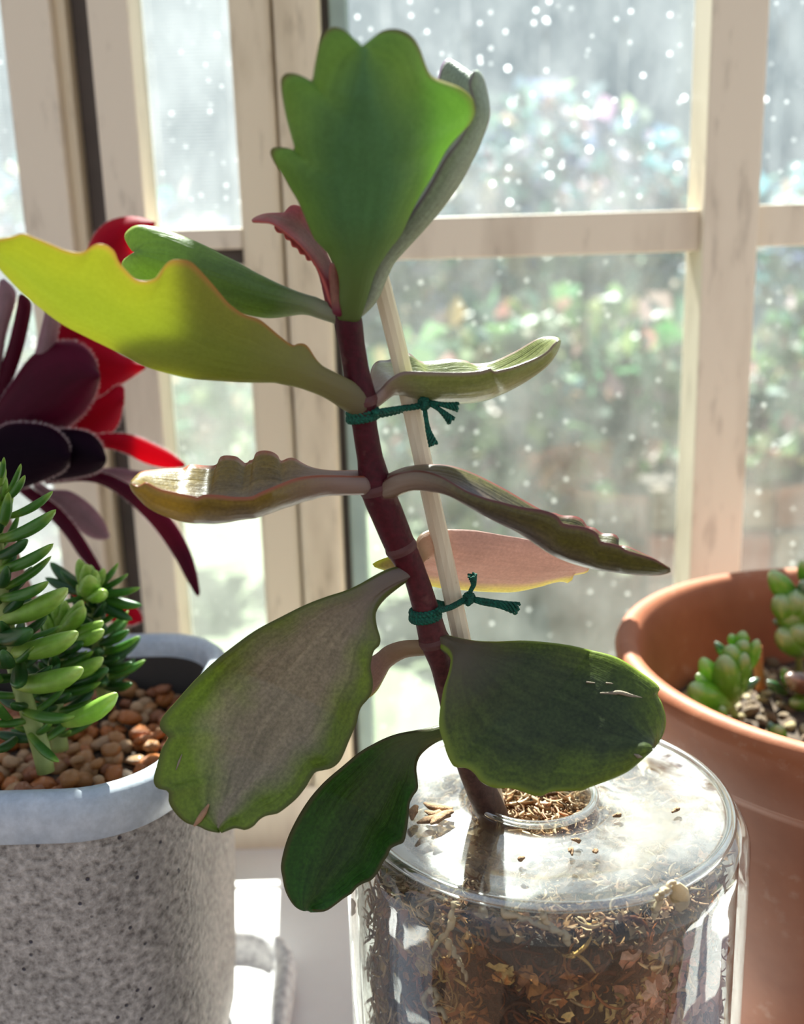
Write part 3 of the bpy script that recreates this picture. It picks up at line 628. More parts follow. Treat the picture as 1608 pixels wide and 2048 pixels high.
# lower right leaf
L10 = leaf(kal, [(888, 1272), (903, 1272), (925, 1277), (939, 1281), None, (939, 1281), (990, 1283), (1044, 1281), (1090, 1284), (1137, 1290), (1181, 1300), (1224, 1311), (1253, 1325), (1282, 1345), (1307, 1363), (1319, 1377), (1315, 1389), (1325, 1410), (1332, 1442), (1325, 1471), (1307, 1497)],
     [(888, 1285), (903, 1290), (918, 1298), (940, 1310), None, (940, 1310), (1000, 1348), (1070, 1390), (1150, 1430), (1230, 1465), (1306, 1498)],
     [(886, 1296), (898, 1298), (906, 1306), (905, 1318), None, (905, 1318), (896, 1350), (887, 1378), (880, 1420), (878, 1450), (882, 1470), (888, 1487), (892, 1503), (900, 1522), (910, 1534), (932, 1536), (948, 1546), (964, 1565), (990, 1576), (1022, 1577), (1044, 1583), (1062, 1590), (1082, 1592), (1101, 1584), (1134, 1582), (1163, 1581), (1184, 1573), (1217, 1561), (1256, 1543), (1285, 1519), (1306, 1499)],
     [.194, .193, .193, .189, .184], [.193, .189, .187, .183, .180], [.192, .183, .176, .175, .180], G10, T=.0020, Tp=.0034, Ns=(8, 110), K=10, crease=.35, wav=.0009, label='broad dark green lower right leaf with pale scratches')
# lowest leaf
L11 = leaf(kal, [(890, 1452), (878, 1455), (860, 1456), (839, 1461), None, (839, 1461), (801, 1467), (762, 1481), (723, 1502), (685, 1533), (650, 1563), (619, 1598), (592, 1641), (573, 1683), (562, 1729), (565, 1756), (571, 1783), (585, 1808), (600, 1820), (612, 1820)],
     [(895, 1468), (878, 1470), (860, 1473), (842, 1481), None, (842, 1481), (806, 1508), (770, 1560), (720, 1640), (670, 1730), (618, 1820)],
     [(898, 1484), (881, 1482), (862, 1485), (843, 1496), None, (843, 1496), (836, 1505), (831, 1536), (835, 1562), (835, 1579), (826, 1592), (819, 1608), (818, 1626), (816, 1641), (813, 1664), (807, 1684), (795, 1690), (782, 1697), (775, 1712), (766, 1725), (755, 1746), (741, 1761), (728, 1766), (713, 1775), (702, 1788), (687, 1797), (662, 1816), (650, 1822), (638, 1822), (625, 1819)],
     [.196, .192, .187, .182, .178], [.196, .192, .189, .183, .177], [.196, .187, .180, .177, .175], G11, T=.0017, Tp=.0024, Ns=(8, 90), K=9, crease=.4, wav=.0006, label='lowest leaf, dark green, hanging beside the jar')
M_scar = simple('tan_scar', (.42, .23, .13), .8, .3, 400, .6)
M_scar2 = simple('pale_scratch', (.26, .21, .15), .8, .3, 400, .6)
mark(L9, [(418, 1608), (408, 1625), (398, 1640), (388, 1652)], .0006, M_scar, label='tan scar at the leaf tip')
mark(L9, [(364, 1508), (358, 1524), (352, 1540)], .00022, M_scar2)
mark(L10, [(1200, 1386), (1222, 1386), (1240, 1385), (1262, 1391), (1284, 1395)], .0004, M_scar2)
mark(L10, [(1172, 1364), (1190, 1366)], .0002, M_scar2)
mark(L10, [(1212, 1366), (1226, 1367)], .0002, M_scar2)
mark(L10, [(1268, 1508), (1276, 1512), (1284, 1514)], .0004, M_scar2)

# ------------------------------------------------------------------ bamboo stick and thread ties
m = Mat('pale_bamboo'); co = m.coord('Object', (1, 1, .06)); n1 = m.noise(900, 4, co); n2 = m.noise(260, 4)
c = m.ramp(n1, [(.3, (.80, .68, .49)), (.7, (.88, .79, .60))]); c = m.mix(m.ramp(n2, [(.68, 0), (.74, .5)]), c, (.45, .3, .15))
M_bam = m.done(m.pbr(c, .55, m.bump(n1, .2, .0003)))
st_px = [(757, 545, .1955), (796, 700, .1965), (822, 812, .1975), (852, 950, .1985), (884, 1095, .199), (915, 1240, .2), (950, 1410, .2015), (978, 1545, .203), (992, 1615, .2045)]
P0, P1 = at(752, 520, .1955), at(992, 1640, .2055)
P = [P0.lerp(P1, i/8)+Vector((0, 0, 0)) for i in range(9)]
# the stick's slight bow, as measured along its length
P = [at(*q) for q in st_px]; P[0] = at(751, 520, .1953)
stick = thing('bamboo_stick', 'pale bamboo stick standing in the jar and propping the dark red stem', 'stick', tuple(P[-1]))
rad = [18.5*(p-CAM).dot(_f)/FPX for p in P]
v, f, u = tube(P, rad, 10, 60, flat=.72); o = mk('shaft', v, f, M_bam, stick, smooth=False)
m = Mat('green_thread'); n1 = m.noise(2500, 2); M_thr = m.done(m.pbr(m.ramp(n1, [(.3, (.0, .03, .02)), (.7, (.0, .13, .08))]), .8))
def tie(label, ring, rr, band, knot, tails):
    t = thing('thread_tie', label, 'thread', tuple(at(*knot)), 'green threads tying the stem to the stick')
    V, F = [], []
    for (cx, cy, Y, dz) in ring+[(ring[0][0], ring[0][1]-5, ring[0][2], .0002)]:                       # turns round the stem
        c = at(cx, cy, Y); pts = []
        for k in range(15):
            th = 2*math.pi*k/14; pts.append(c+Vector((math.cos(th)*rr, math.sin(th)*rr*.95, dz+math.cos(th)*.0003)))
        a = cord(pts, .00068, 3, 7, 60); V, F = cat([(V, F), a])
    mk('loop', V, F, M_thr, t)
    for b in band:
        V, F = cord([at(*p) for p in b], .00058, 3, 5, 50); mk('band', V, F, M_thr, t)
    V, F = [], []
    k = at(*knot)
    for j in range(3):
        ax = Quaternion((0, 1, 0), j*1.0) @ Vector((1, 0, 0)); ay = Quaternion((1, 0, 0), j*.9) @ Vector((0, 0, 1))
        a = cord([k+ax*math.cos(q)*.0008+ay*math.sin(q)*.0008-Vector((0, .0004*j, 0)) for q in np.linspace(0, 5.8, 9)], .00055, 3, 4, 30); V, F = cat([(V, F), a])
    mk('knot', V, F, M_thr, t)
    for tl in tails:
        V, F = cord([at(*p) for p in tl], .00042, 5, 2.2, 40, fray=.75); mk('tail', V, F, M_thr, t)
tie('dark green thread tied round stem and stick between the two right leaves, upper tie', [(725, 830, .1925, -.0002), (725, 836, .1925, 0)], .00245,
    [[(747, 826, .1897), (790, 819, .1925), (812, 816, .1945), (838, 812, .1945), (848, 806, .1950)], [(747, 832, .1955), (780, 826, .1975), (812, 818, .1995), (842, 812, .1985), (848, 808, .1955)]],
    (849, 806, .1948), [[(849, 804, .1948), (868, 806, .194), (890, 810, .193), (916, 814, .193)], [(851, 804, .1948), (868, 812, .194), (885, 824, .193), (903, 842, .193)], [(849, 808, .1948), (851, 830, .194), (857, 862, .1935), (867, 890, .193)]])
tie('dark green thread tied round stem and stick just above the lower right leaf', [(851, 1228, .1955, -.0002), (851, 1234, .1955, 0)], .00265,
    [[(874, 1222, .193), (900, 1215, .195), (918, 1206, .1968), (932, 1198, .1972)], [(868, 1204, .199), (885, 1208, .2005), (905, 1208, .202), (925, 1204, .2005), (934, 1198, .1985)]],
    (938, 1196, .1972), [[(938, 1196, .1972), (965, 1200, .196), (1000, 1206, .195), (1038, 1214, .195)], [(940, 1197, .1972), (965, 1206, .196), (1000, 1212, .195), (1034, 1221, .195)], [(937, 1192, .1972), (942, 1180, .196), (947, 1168, .1955), (944, 1150, .195)]])

# ------------------------------------------------------------------ glass jar with moss
JX, JY, JR, JT = .0285, .2045, .0430, .100
HX, HY = JX-.0018, JY+.0008
m = Mat('jar_glass'); co = m.coord()
t = m.sh('ShaderNodeBsdfTransparent', (.95, .965, .95)); g = m.sh('ShaderNodeBsdfGlossy', (1, 1, 1), Roughness=.03)
wob = m.bump(m.noise(60, 2, co), .25, .0012); m.link(wob, g.inputs['Normal'])
gl = m.mixsh(m.facing(.03, 1.0, 2.15, wob), t.outputs[0], g.outputs[0])
# condensation droplets on the wall; the lid's white film is painted-in sky glare
vo = m.node('ShaderNodeTexVoronoi', Scale=900.0); m.link(m.coord('Object', (1, 1, .45)), vo.inputs['Vector'])
drop = m.ramp(vo.outputs['Distance'], [(.15, 1), (.4, 0)]); fog = m.ramp(m.noise(75, 5, co), [(.52, 0), (.70, .6)])
ff = m.math('MULTIPLY', fog, m.math('ADD', m.math('MULTIPLY', drop, .16), .02))
geo = m.n.new('ShaderNodeNewGeometry'); sz = m.n.new('ShaderNodeSeparateXYZ'); m.link(geo.outputs['Normal'], sz.inputs[0])
lid = m.math('MULTIPLY', m.math('POWER', m.math('ABSOLUTE', sz.outputs[2]), 3), m.ramp(m.noise(48, 5, co, .6, .5), [(.42, 0), (.62, .30)]))
ff = m.math('ADD', ff, lid, True)
d = m.sh('ShaderNodeBsdfTranslucent', (.85, .88, .9)); d2 = m.sh('ShaderNodeBsdfGlossy', (.9, .9, .9), Roughness=.3)
M_glass = m.done(m.mixsh(ff, gl, m.mixsh(.3, d.outputs[0], d2.outputs[0])))
jar = thing('glass_jar', 'cylindrical clear glass jar with flat top and small round opening, packed with moss', 'jar', (JX, JY, ZT))
def jl(name, prof, cx=JX, cy=JY, seg=128): V, F = lathe(prof, cx, cy, seg); return mk(name, V, F, M_glass, jar)
# body: outer wall, shoulder, raised flat top, and the inner face of the glass
SH = [(math.cos(a), math.sin(a)) for a in np.linspace(0, math.pi/2, 9)]
outer = [(0, ZT+.0002), (.036, ZT+.0002), (.0405, ZT+.002), (.0425, ZT+.006), (.0430, ZT+.012), (JR, JT-.0075)]+[(JR-.0040+.0040*a, JT-.0062+.0045*b) for a, b in SH]
lip = [(.0394, JT-.0014), (.0390, JT-.0004), (.0384, JT), (.0374, JT), (.036, JT-.0005)]
V, F = [], []
prof_o = outer+lip; ko = len(prof_o)
def ring_to(prof, seg=128, k0=None):
    """lathe whose last rows slide from the jar axis to the off-centre opening"""
    V, F = [], []
    for i in range(seg):
        th = 2*math.pi*i/seg
        for r, z, w in prof: V.append(Vector((JX+(HX-JX)*w+r*math.cos(th), JY+(HY-JY)*w+r*math.sin(th), z)))
    k = len(prof); F = [[i*k+j, ((i+1) % seg)*k+j, ((i+1) % seg)*k+j+1, i*k+j+1] for i in range(seg) for j in range(k-1)]
    return V, F
hp = [(.0170, JT-.0008, .8), (.0150, JT-.0006, 1), (.0142, JT+.0002, 1), (.0134, JT+.0007, 1), (.0126, JT+.0006, 1), (.0121, JT-.0002, 1), (.0118, JT-.003, 1), (.0117, JT-.0075, 1), (.0122, JT-.0083, 1), (.0130, JT-.0075, 1), (.0132, JT-.004, 1), (.0150, JT-.0028, .9)]
prof = [(r, z, 0) for r, z in prof_o]+[(.028, JT-.0009, .4)]+hp+[(.028, JT-.0032, .4), (.0375, JT-.0032, 0), (.0395, JT-.0055, 0), (.0408, JT-.009, 0), (.0410, ZT+.012, 0), (.0395, ZT+.006, 0), (.03, ZT+.004, 0), (0, ZT+.004, 0)]
V, F = ring_to(prof); jb = mk('glass_body', V, F, M_glass, jar)
m = Mat('rim_glint_glass'); g = m.sh('ShaderNodeBsdfGlossy', (1, 1, 1), Roughness=.08); t = m.sh('ShaderNodeBsdfTransparent', (.93, .95, .93))
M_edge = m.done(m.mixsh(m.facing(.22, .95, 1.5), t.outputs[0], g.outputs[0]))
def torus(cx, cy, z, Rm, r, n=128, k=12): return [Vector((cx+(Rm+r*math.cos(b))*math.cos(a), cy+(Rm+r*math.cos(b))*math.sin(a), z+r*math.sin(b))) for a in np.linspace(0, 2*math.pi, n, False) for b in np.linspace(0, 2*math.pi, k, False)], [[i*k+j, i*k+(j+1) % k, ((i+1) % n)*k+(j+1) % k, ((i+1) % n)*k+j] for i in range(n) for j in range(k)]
v, f = torus(JX, JY, JT-.0003, .0390, .0011); mk('top_rim_glint', v, f, M_edge, jar)  # rings added on lip and opening so each shows a bright highlight line
v, f = torus(HX, HY, JT+.0004, .0130, .0009); mk('opening_rim_glint', v, f, M_edge, jar)
# moss: dark core, tangled strands, rusty clumps
m = Mat('moss_strands'); a_ = m.node('ShaderNodeAttribute', attribute_name='Col'); n1 = m.noise(800, 3)
c = m.mix(1, a_.outputs['Color'], m.ramp(n1, [(.3, .7), (.7, 1.3)]), 'MULTIPLY')
M_moss = m.done(m.mixsh(.2, m.pbr(c, .5, Specular_IOR_Level=.2), m.sh('ShaderNodeBsdfTranslucent', c).outputs[0]))
moss = thing('sphagnum_moss', 'damp straw and rust coloured moss packed inside the glass jar', 'moss', (JX, JY, ZT+.005))
V, F = [], []; K = 40; Lz = 50
def corer(th, z): return .0345+.0030*noise.noise(Vector((math.cos(th)*3, math.sin(th)*3, z*90)))
MT = JT-.0100
for j in range(Lz+1):
    z = ZT+.006+(MT-ZT-.006)*j/Lz
    for i in range(K*2): th = math.pi*i/K; r_ = corer(th, z)*(1 if j < Lz else .9); V.append(Vector((JX+r_*math.cos(th), JY+r_*math.sin(th), z)))
n_ = K*2; F = [[j*n_+i, j*n_+(i+1) % n_, (j+1)*n_+(i+1) % n_, (j+1)*n_+i] for j in range(Lz) for i in range(n_)]+[[Lz*n_+i for i in range(n_)], [i for i in range(n_)][::-1]]
mk('moss_core', V, F, simple('wet_dark_moss', (.035, .013, .006), .6, .5, 200, 1, .002), moss)
rng = np.random.default_rng(4)
def strands(n, gen, pal, w0, w1, L0, L1, segs=6, curl=1.0, seed=1, zmax=9):
    rr = random.Random(seed); V, F, Cc = [], [], []
    for _ in range(n):
        p, nrm, tone = gen(rr); L = rr.uniform(L0, L1); w = rr.uniform(w0, w1)
        d = Vector((rr.gauss(0, 1), rr.gauss(0, 1), rr.gauss(0, .9))); d = (d-nrm*d.dot(nrm)*.85).normalized(); ax = Vector((rr.gauss(0, 1), rr.gauss(0, 1), rr.gauss(0, 1))).normalized()*.6+nrm*rr.choice((-1, 1))
        k = len(V); rot = Quaternion(ax, curl*rr.uniform(.05, .55)); q = Vector(p)
        for s in range(segs+1):
            ww = w*(.25+.75*math.sin(math.pi*(.12+.8*s/segs))); a = d.cross(nrm)
            a = a.normalized() if a.length > 1e-5 else Vector((0, 0, 1)); b = d.cross(a).normalized()
            for t_ in range(3): th = t_*2.094; V.append(q+(a*math.cos(th)+b*math.sin(th))*ww)
            h = Vector((q.x-JX, q.y-JY, 0)); q = q+d*(L/segs)
            if h.length > .0394: q = q-h.normalized()*(h.length-.0390)
            q.z = min(q.z, zmax)
            d = (rot @ d)
        for s in range(segs):
            for t_ in range(3): F.append([k+s*3+t_, k+s*3+(t_+1) % 3, k+s*3+3+(t_+1) % 3, k+s*3+3+t_])
        c = pal(rr, tone); Cc += [c]*(3*(segs+1))
    return V, F, Cc
def gside(rr):
    th = rr.uniform(math.pi*.95, math.pi*2.12) if rr.random() < .8 else rr.uniform(0, 6.28); z = ZT+.008+(MT-ZT-.008)*(rr.random()**.8)
    tone = noise.noise(Vector((math.cos(th)*2.2, math.sin(th)*2.2, z*55)))+.6*noise.noise(Vector((th*4, 5, z*150)))
    dep = rr.uniform(-.001, .0040)+.0015*noise.noise(Vector((th*6, 1, z*120)))
    r_ = min(.0396, corer(th, z)+dep); return Vector((JX+r_*math.cos(th), JY+r_*math.sin(th), z)), Vector((math.cos(th), math.sin(th), 0)), tone
def gtop(rr):
    th = rr.uniform(0, 6.283); r_ = .0365*math.sqrt(rr.random()); z = MT+rr.uniform(-.001, .004)
    return Vector((JX+r_*math.cos(th), JY+r_*math.sin(th), z)), Vector((0, 0, 1)), noise.noise(Vector((r_*math.cos(th)*60, r_*math.sin(th)*60, 2)))
def pal(rr, tone):
    j = rr.uniform(.9, 1.8)
    if tone > .18: c = rr.choice(((.52, .31, .12), (.62, .42, .21), (.40, .22, .07)))
    elif tone > -.12: c = rr.choice(((.30, .09, .025), (.38, .15, .04), (.22, .06, .018), (.44, .27, .09)))
    else: c = rr.choice(((.09, .025, .010), (.14, .04, .012), (.05, .018, .008)))
    return tuple(x*j for x in c)
def palt(rr, tone):
    c = rr.choice(((.56, .38, .22), (.66, .48, .30), (.40, .22, .10), (.22, .10, .04), (.62, .36, .22))); j = rr.uniform(.7, 1.2)*(1 if tone > -.1 else .6); return tuple(x*j for x in c)
V, F, Cc = strands(5200, gside, pal, .00014, .00055, .002, .009, curl=1.5, seed=2, zmax=MT+.003); mk('moss_tangle', V, F, M_moss, moss, cols=Cc, kind='stuff')
V, F, Cc = strands(3400, gtop, palt, .00015, .0005, .0015, .0065, curl=1.7, seed=3, zmax=JT-.0045); mk('moss_top', V, F, M_moss, moss, cols=Cc, kind='stuff')
# flat ragged flakes: the pale pinkish patch at right and rusty flakes elsewhere
def flakes(n, box_, cols, s0, s1, seed):
    rr = random.Random(seed); V, F, Cc = [], [], []
    for _ in range(n):
        th = rr.uniform(*box_[0]); z = rr.uniform(*box_[1]); r_ = min(.0398, corer(th, z)+rr.uniform(.001, .0040))
        if noise.noise(Vector((th*5, seed, z*130))) < -.05: continue
        c = Vector((JX+r_*math.cos(th), JY+r_*math.sin(th), z)); nr = Vector((math.cos(th), math.sin(th), 0)); tx = Vector((-math.sin(th), math.cos(th), 0)); s = rr.uniform(s0, s1); k = len(V); n_ = 9
        tl = rr.uniform(0, 6.28); V.append(c)
        for i in range(n_):
            a = tl+i*6.283/n_; q = s*rr.uniform(.35, 1.0); V.append(c+(tx*math.cos(a)+Vector((0, 0, 1))*math.sin(a))*q+nr*rr.uniform(-.0020, .0001))
        for i in range(n_): F.append([k, k+1+i, k+1+(i+1) % n_])
        co_ = rr.choice(cols); j = rr.uniform(1.0, 1.9); Cc += [tuple(x*j for x in co_)]*(n_+1)
    return V, F, Cc
V, F, Cc = flakes(900, ((-1.25, -.35), (.020, MT-.004)), ((.62, .30, .20), (.68, .40, .28), (.50, .20, .11)), .0010, .0034, 5); mk('pink_moss_flakes', V, F, M_moss, moss, False, cols=Cc, kind='stuff', label='pinkish moss flakes at the right of the jar')
V, F, Cc = flakes(1100, ((-2.9, -1.1), (ZT+.01, MT-.004)), ((.30, .10, .03), (.42, .17, .05), (.52, .33, .12), (.18, .07, .03)), .0010, .0030, 6); mk('rusty_moss_flakes', V, F, M_moss, moss, False, cols=Cc, kind='stuff')
def topflakes(n, seed):
    rr = random.Random(seed); V, F, Cc = [], [], []
    for _ in range(n):
        th = rr.uniform(0, 6.283); r_ = .037*math.sqrt(rr.random()); c = Vector((JX+r_*math.cos(th), JY+r_*math.sin(th), MT+rr.uniform(0, .0045))); s = rr.uniform(.0008, .003); k = len(V); V.append(c); t0 = rr.uniform(0, 6.28)
        for i in range(8): a = t0+i*.7854; q = s*rr.uniform(.3, 1); V.append(c+Vector((math.cos(a)*q, math.sin(a)*q*.6, rr.uniform(-.0012, .0012))))
        F += [[k, k+1+i, k+1+(i+1) % 8] for i in range(8)]; co_ = palt(rr, rr.uniform(-.3, .4)); Cc += [co_]*9
    return V, F, Cc
V, F, Cc = topflakes(900, 21); mk('moss_flakes', V, F, M_moss, moss, False, cols=Cc, kind='stuff')
# pale roots lying against the inside of the glass, and bits on the lid
M_root = simple('pale_root', (.62, .50, .33), .5, .2, 300, .4, tw=.3)
def onjar(px, py, r_=.0402):
    """the point on the inner wall of the jar seen at px, py"""
    d = ray(px, py); ox, oy = CAM.x-JX, CAM.y-JY; a = d.x**2+d.y**2; b = 2*(ox*d.x+oy*d.y); c = ox*ox+oy*oy-r_*r_; D = b*b-4*a*c
    t_ = (-b-math.sqrt(max(D, 0)))/(2*a); return CAM+d*t_
roots = [[(905, 1800), (903, 1840), (890, 1870), (870, 1890), (862, 1910)], [(895, 1875), (905, 1900), (925, 1930), (935, 1965)], [(1085, 1822), (1100, 1850), (1120, 1862), (1133, 1872), (1134, 1890)],
         [(1000, 1820), (1040, 1835), (1085, 1850), (1120, 1862)], [(1330, 1775), (1318, 1800), (1312, 1825), (1306, 1838)], [(1352, 1765), (1338, 1770), (1322, 1782), (1312, 1800)],
         [(855, 1980), (848, 2000), (860, 2018), (884, 2020), (896, 2036)], [(855, 1985), (868, 1978), (876, 1990), (870, 2004)], [(700, 1790), (705, 1815), (702, 1830)]]
rt = thing('root_strands', 'pale thin roots pressed against the inside of the jar glass', 'roots', (JX, JY-.03, ZT+.03))
for L in roots:
    P = [onjar(*p)+Vector((R.uniform(-.0003, .0003), R.uniform(-.0006, .0002), R.uniform(-.0003, .0003))) for p in crom(L, len(L)*3)]; v, f, u = tube(P, [.0002]+[R.uniform(.0003, .0008) for _ in range(len(P)-2)]+[.0002], 7, 60); mk('root', v, f, M_root, rt)
P = [onjar(*p) for p in [(1352, 1768), (1358, 1785), (1362, 1805), (1355, 1822)]]; v, f, u = tube(P, [.0008, .0019, .0017, .0005], 9, 18, flat=.5); mk('root_tuft', v, f, M_root, rt, label='thick cream tuft of root')
M_dry = simple('dry_moss', (.40, .24, .13), .8, .4, 500, .8)
db = thing('moss_scraps', 'dry brown moss scraps lying on the jar top left of the opening', 'moss', tuple(onz(870, 1620, JT)))
for L in ([(905, 1618), (885, 1616), (862, 1612), (848, 1606)], [(900, 1630), (878, 1634), (855, 1640), (835, 1646)], [(880, 1622), (868, 1628), (850, 1622)], [(832, 1612), (826, 1624), (824, 1640)], [(905, 1622), (890, 1628), (872, 1640), (862, 1648)]):
    P = [onz(x, y, JT+.0010+.0006*R.random()) for x, y in L]; v, f, u = tube(P, [.0006]+[.0011]*(len(P)-2)+[.0003], 7, 18, flat=.6); mk('scrap', v, f, M_dry, db)
for i, (x, y) in enumerate(((1151, 1681), (1138, 1707), (1186, 1706), (1232, 1630), (1352, 1622), (1040, 1716))):
    c = onz(x, y, JT+.0003); P = [c+Vector((R.uniform(-.0011, .0011), R.uniform(-.0011, .0011), .0003*j)) for j in range(3)]; v, f, u = tube(P, [.0002, .0006, .0002], 6, 10); mk('crumb', v, f, M_dry, db)
# strands that poke up in the opening
def ghole(rr):
    th = rr.uniform(0, 6.283); r_ = .0108*math.sqrt(rr.random()); return Vector((HX+r_*math.cos(th), HY+r_*math.sin(th), MT+rr.uniform(.002, .0075))), Vector((0, 0, 1)), rr.uniform(-.3, .5)
V, F, Cc = strands(420, ghole, palt, .0002, .0006, .002, .006, seed=8); mk('moss_in_opening', V, F, M_moss, moss, cols=Cc, kind='stuff')

# ------------------------------------------------------------------ green sedum in the square planter
def finger_mesh(seed, mat, wd=.105, thick=.8, tip=.55, bend=.25, ns=16, nr=12):
    rr = random.Random(seed); V, F, U = [], [], []
    for i in range(ns+1):
        q = i/ns; r_ = wd*(.55+.45*math.sin(math.pi*min(1, q*.75+.12)))*math.sqrt(max(0, 1-((q-tip)/(1-tip))**2)) if q > tip else wd*(.55+.45*math.sin(math.pi*min(1, q*.75+.12)))
        if i == ns: r_ = .002
        for j in range(nr):
            th = 2*math.pi*j/nr; V.append(Vector((r_*math.cos(th), r_*math.sin(th)*thick+bend*(q*q-q), q))); U.append((q, j/nr))
    F = [[i*nr+j, i*nr+(j+1) % nr, (i+1)*nr+(j+1) % nr, (i+1)*nr+j] for i in range(ns) for j in range(nr)]+[[j for j in range(nr)][::-1], [ns*nr+j for j in range(nr)]]
    me = bpy.data.meshes.new('leaf'); me.from_pydata([tuple(v) for v in V], [], F); me.shade_smooth()
    L = me.uv_layers.new(name='UVMap'); li = np.zeros(len(me.loops), dtype=np.int32); me.loops.foreach_get('vertex_index', li); L.data.foreach_set('uv', np.asarray(U, dtype=np.float32)[li].ravel())
    me.materials.append(mat); return me
def fingermat(name, basec, mid, tipc, tw=.3, rough=.4, gl=.06):
    m = Mat(name); tc = m.n.new('ShaderNodeTexCoord'); sp = m.n.new('ShaderNodeSeparateXYZ'); m.link(tc.outputs['UV'], sp.inputs[0])
    c = m.ramp(sp.outputs[0], [(0, basec), (.35, mid), (.78, mid), (1, tipc)]); c = m.mix(1, c, m.ramp(m.noise(8, 3), [(.3, .85), (.7, 1.15)]), 'MULTIPLY')
    p = m.pbr(c, rough, Coat_Weight=gl, Coat_Roughness=.2); t = m.sh('ShaderNodeBsdfTranslucent', m.mix(.5, c, (.5, .8, .1))); return m.done(m.mixsh(tw, p, t.outputs[0]))
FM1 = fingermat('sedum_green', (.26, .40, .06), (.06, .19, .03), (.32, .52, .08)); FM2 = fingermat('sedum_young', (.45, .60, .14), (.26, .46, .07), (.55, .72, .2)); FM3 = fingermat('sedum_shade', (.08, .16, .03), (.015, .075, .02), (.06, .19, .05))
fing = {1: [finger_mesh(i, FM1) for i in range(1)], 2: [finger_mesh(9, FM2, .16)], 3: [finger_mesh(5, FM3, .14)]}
def put(mesh, parent, base, tip, w=1.0, up=Vector((0, 0, 1)), name='leaf'):
    d = tip-base; l = d.length; z = d.normalized(); y = (up-z*up.dot(z)); y = y.normalized() if y.length > 1e-4 else Vector((0, 1, 0)); x = y.cross(z)
    M = Matrix((x*l*w, y*l*w, z*l)).transposed().to_4x4(); M.translation = base-rootpos(parent)
    o = bpy.data.objects.new(name, mesh); COL.objects.link(o); o.parent = parent; o.matrix_local = M; return o
M_sst = simple('sedum_stem', (.34, .42, .14), .5, .2, 200, tw=.2)
def shoot(label, stem, rads, hand, kinds, n, l, spread, seed, w=1.0, z0=.05, aim=None):
    P = [at(*p) for p in stem]; b = P[0]; t = thing('green_sedum', label, 'succulent', tuple(b), 'finger-leaved sedum shoots in the square planter')
    v, f, u = tube(P, rads, 10, 24); mk('stem', v, f, M_sst, t)
    for (bx, by, bY), (tx, ty, tY), k in hand: put(fing[k][0], t, at(bx, by, bY), at(tx, ty, tY), w*(.85 if k == 1 else .95))
    rr = random.Random(seed); D = crom(np.array([tuple(p) for p in P]), 60)
    for i in range(n):
        q = z0+(1-z0)*(i+.5)/n; k = min(58, int(q*59)); p = Vector(D[k]); ax = (Vector(D[k+1])-p).normalized()
        th = i*2.39996+rr.uniform(-.25, .25); s = ax.orthogonal().normalized(); s = Quaternion(ax, th) @ s
        el = spread*(1-q**2.5)+.12; d = (s*math.sin(el)+ax*math.cos(el)+Vector((0, 0, .12))).normalized()
        ll = l*(1-.5*q**3)*rr.uniform(.85, 1.1); put(fing[2 if q > .82 else rr.choice(kinds)][0], t, p, p+d*ll, w*(1+.25*(q > .85)))
    return t
Y1 = .222
h1 = [((0, 960, Y1), (8, 914, .218), 1), ((15, 985, Y1), (42, 927, .219), 1), ((10, 1000, Y1), (50, 950, .216), 1), ((5, 1050, Y1), (17, 984, .213), 1), ((22, 1032, Y1), (106, 982, .217), 1),
      ((2, 1078, Y1), (112, 1019, .212), 1), ((-5, 1112, Y1), (55, 1078, .216), 3), ((-2, 1140, Y1), (107, 1087, .214), 1), ((2, 1178, Y1), (103, 1112, .221), 1), ((0, 1196, Y1), (97, 1163, .212), 1), ((12, 1236, Y1), (136, 1176, .216), 2),
      ((-6, 1268, Y1), (62, 1260, .208), 3), ((36, 1302, Y1), (156, 1264, .213), 2), ((38, 1280, .226), (125, 1250, .23), 1), ((42, 1366, Y1), (166, 1337, .212), 2), ((20, 1330, .215), (5, 1300, .205), 3), ((52, 1424, .218), (150, 1433, .208), 1), ((135, 1442, .222), (234, 1386, .214), 2),
      ((60, 1470, .218), (118, 1524, .209), 1), ((40, 1330, .222), (34, 1372, .208), 3), ((20, 1440, .22), (-10, 1400, .21), 1), ((30, 1478, .22), (-10, 1500, .21), 3), ((0, 1360, .215), (-20, 1330, .205), 1)]
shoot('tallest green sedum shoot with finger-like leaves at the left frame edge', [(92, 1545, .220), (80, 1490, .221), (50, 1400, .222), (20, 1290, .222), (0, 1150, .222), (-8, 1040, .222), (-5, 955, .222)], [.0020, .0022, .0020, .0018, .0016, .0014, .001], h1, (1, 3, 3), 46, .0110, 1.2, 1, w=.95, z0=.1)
for bx, by, tx, ty in ((80, 1490, 150, 1430), (95, 1500, 140, 1440)):
    pass
h2 = [((180, 1185, .252), (x, y, Y), k) for x, y, Y, k in ((158, 1117, .246, 2), (172, 1128, .243, 2), (208, 1136, .248, 2), (237, 1125, .250, 1), (257, 1147, .252, 1), (281, 1175, .247, 1), (285, 1211, .250, 3), (265, 1240, .248, 3), (100, 1124, .258, 3), (90, 1155, .255, 3), (120, 1140, .25, 3), (178, 1152, .238, 2), (206, 1182, .239, 2), (190, 1140, .244, 2), (120, 1205, .245, 1))]
shoot('small green sedum rosette behind, against the window light', [(210, 1400, .256), (200, 1330, .255), (192, 1260, .254), (184, 1190, .252), (182, 1170, .2515)], [.002, .002, .0018, .0016, .001], h2, (3, 3, 1), 52, .0115, 1.3, 2, z0=.1)
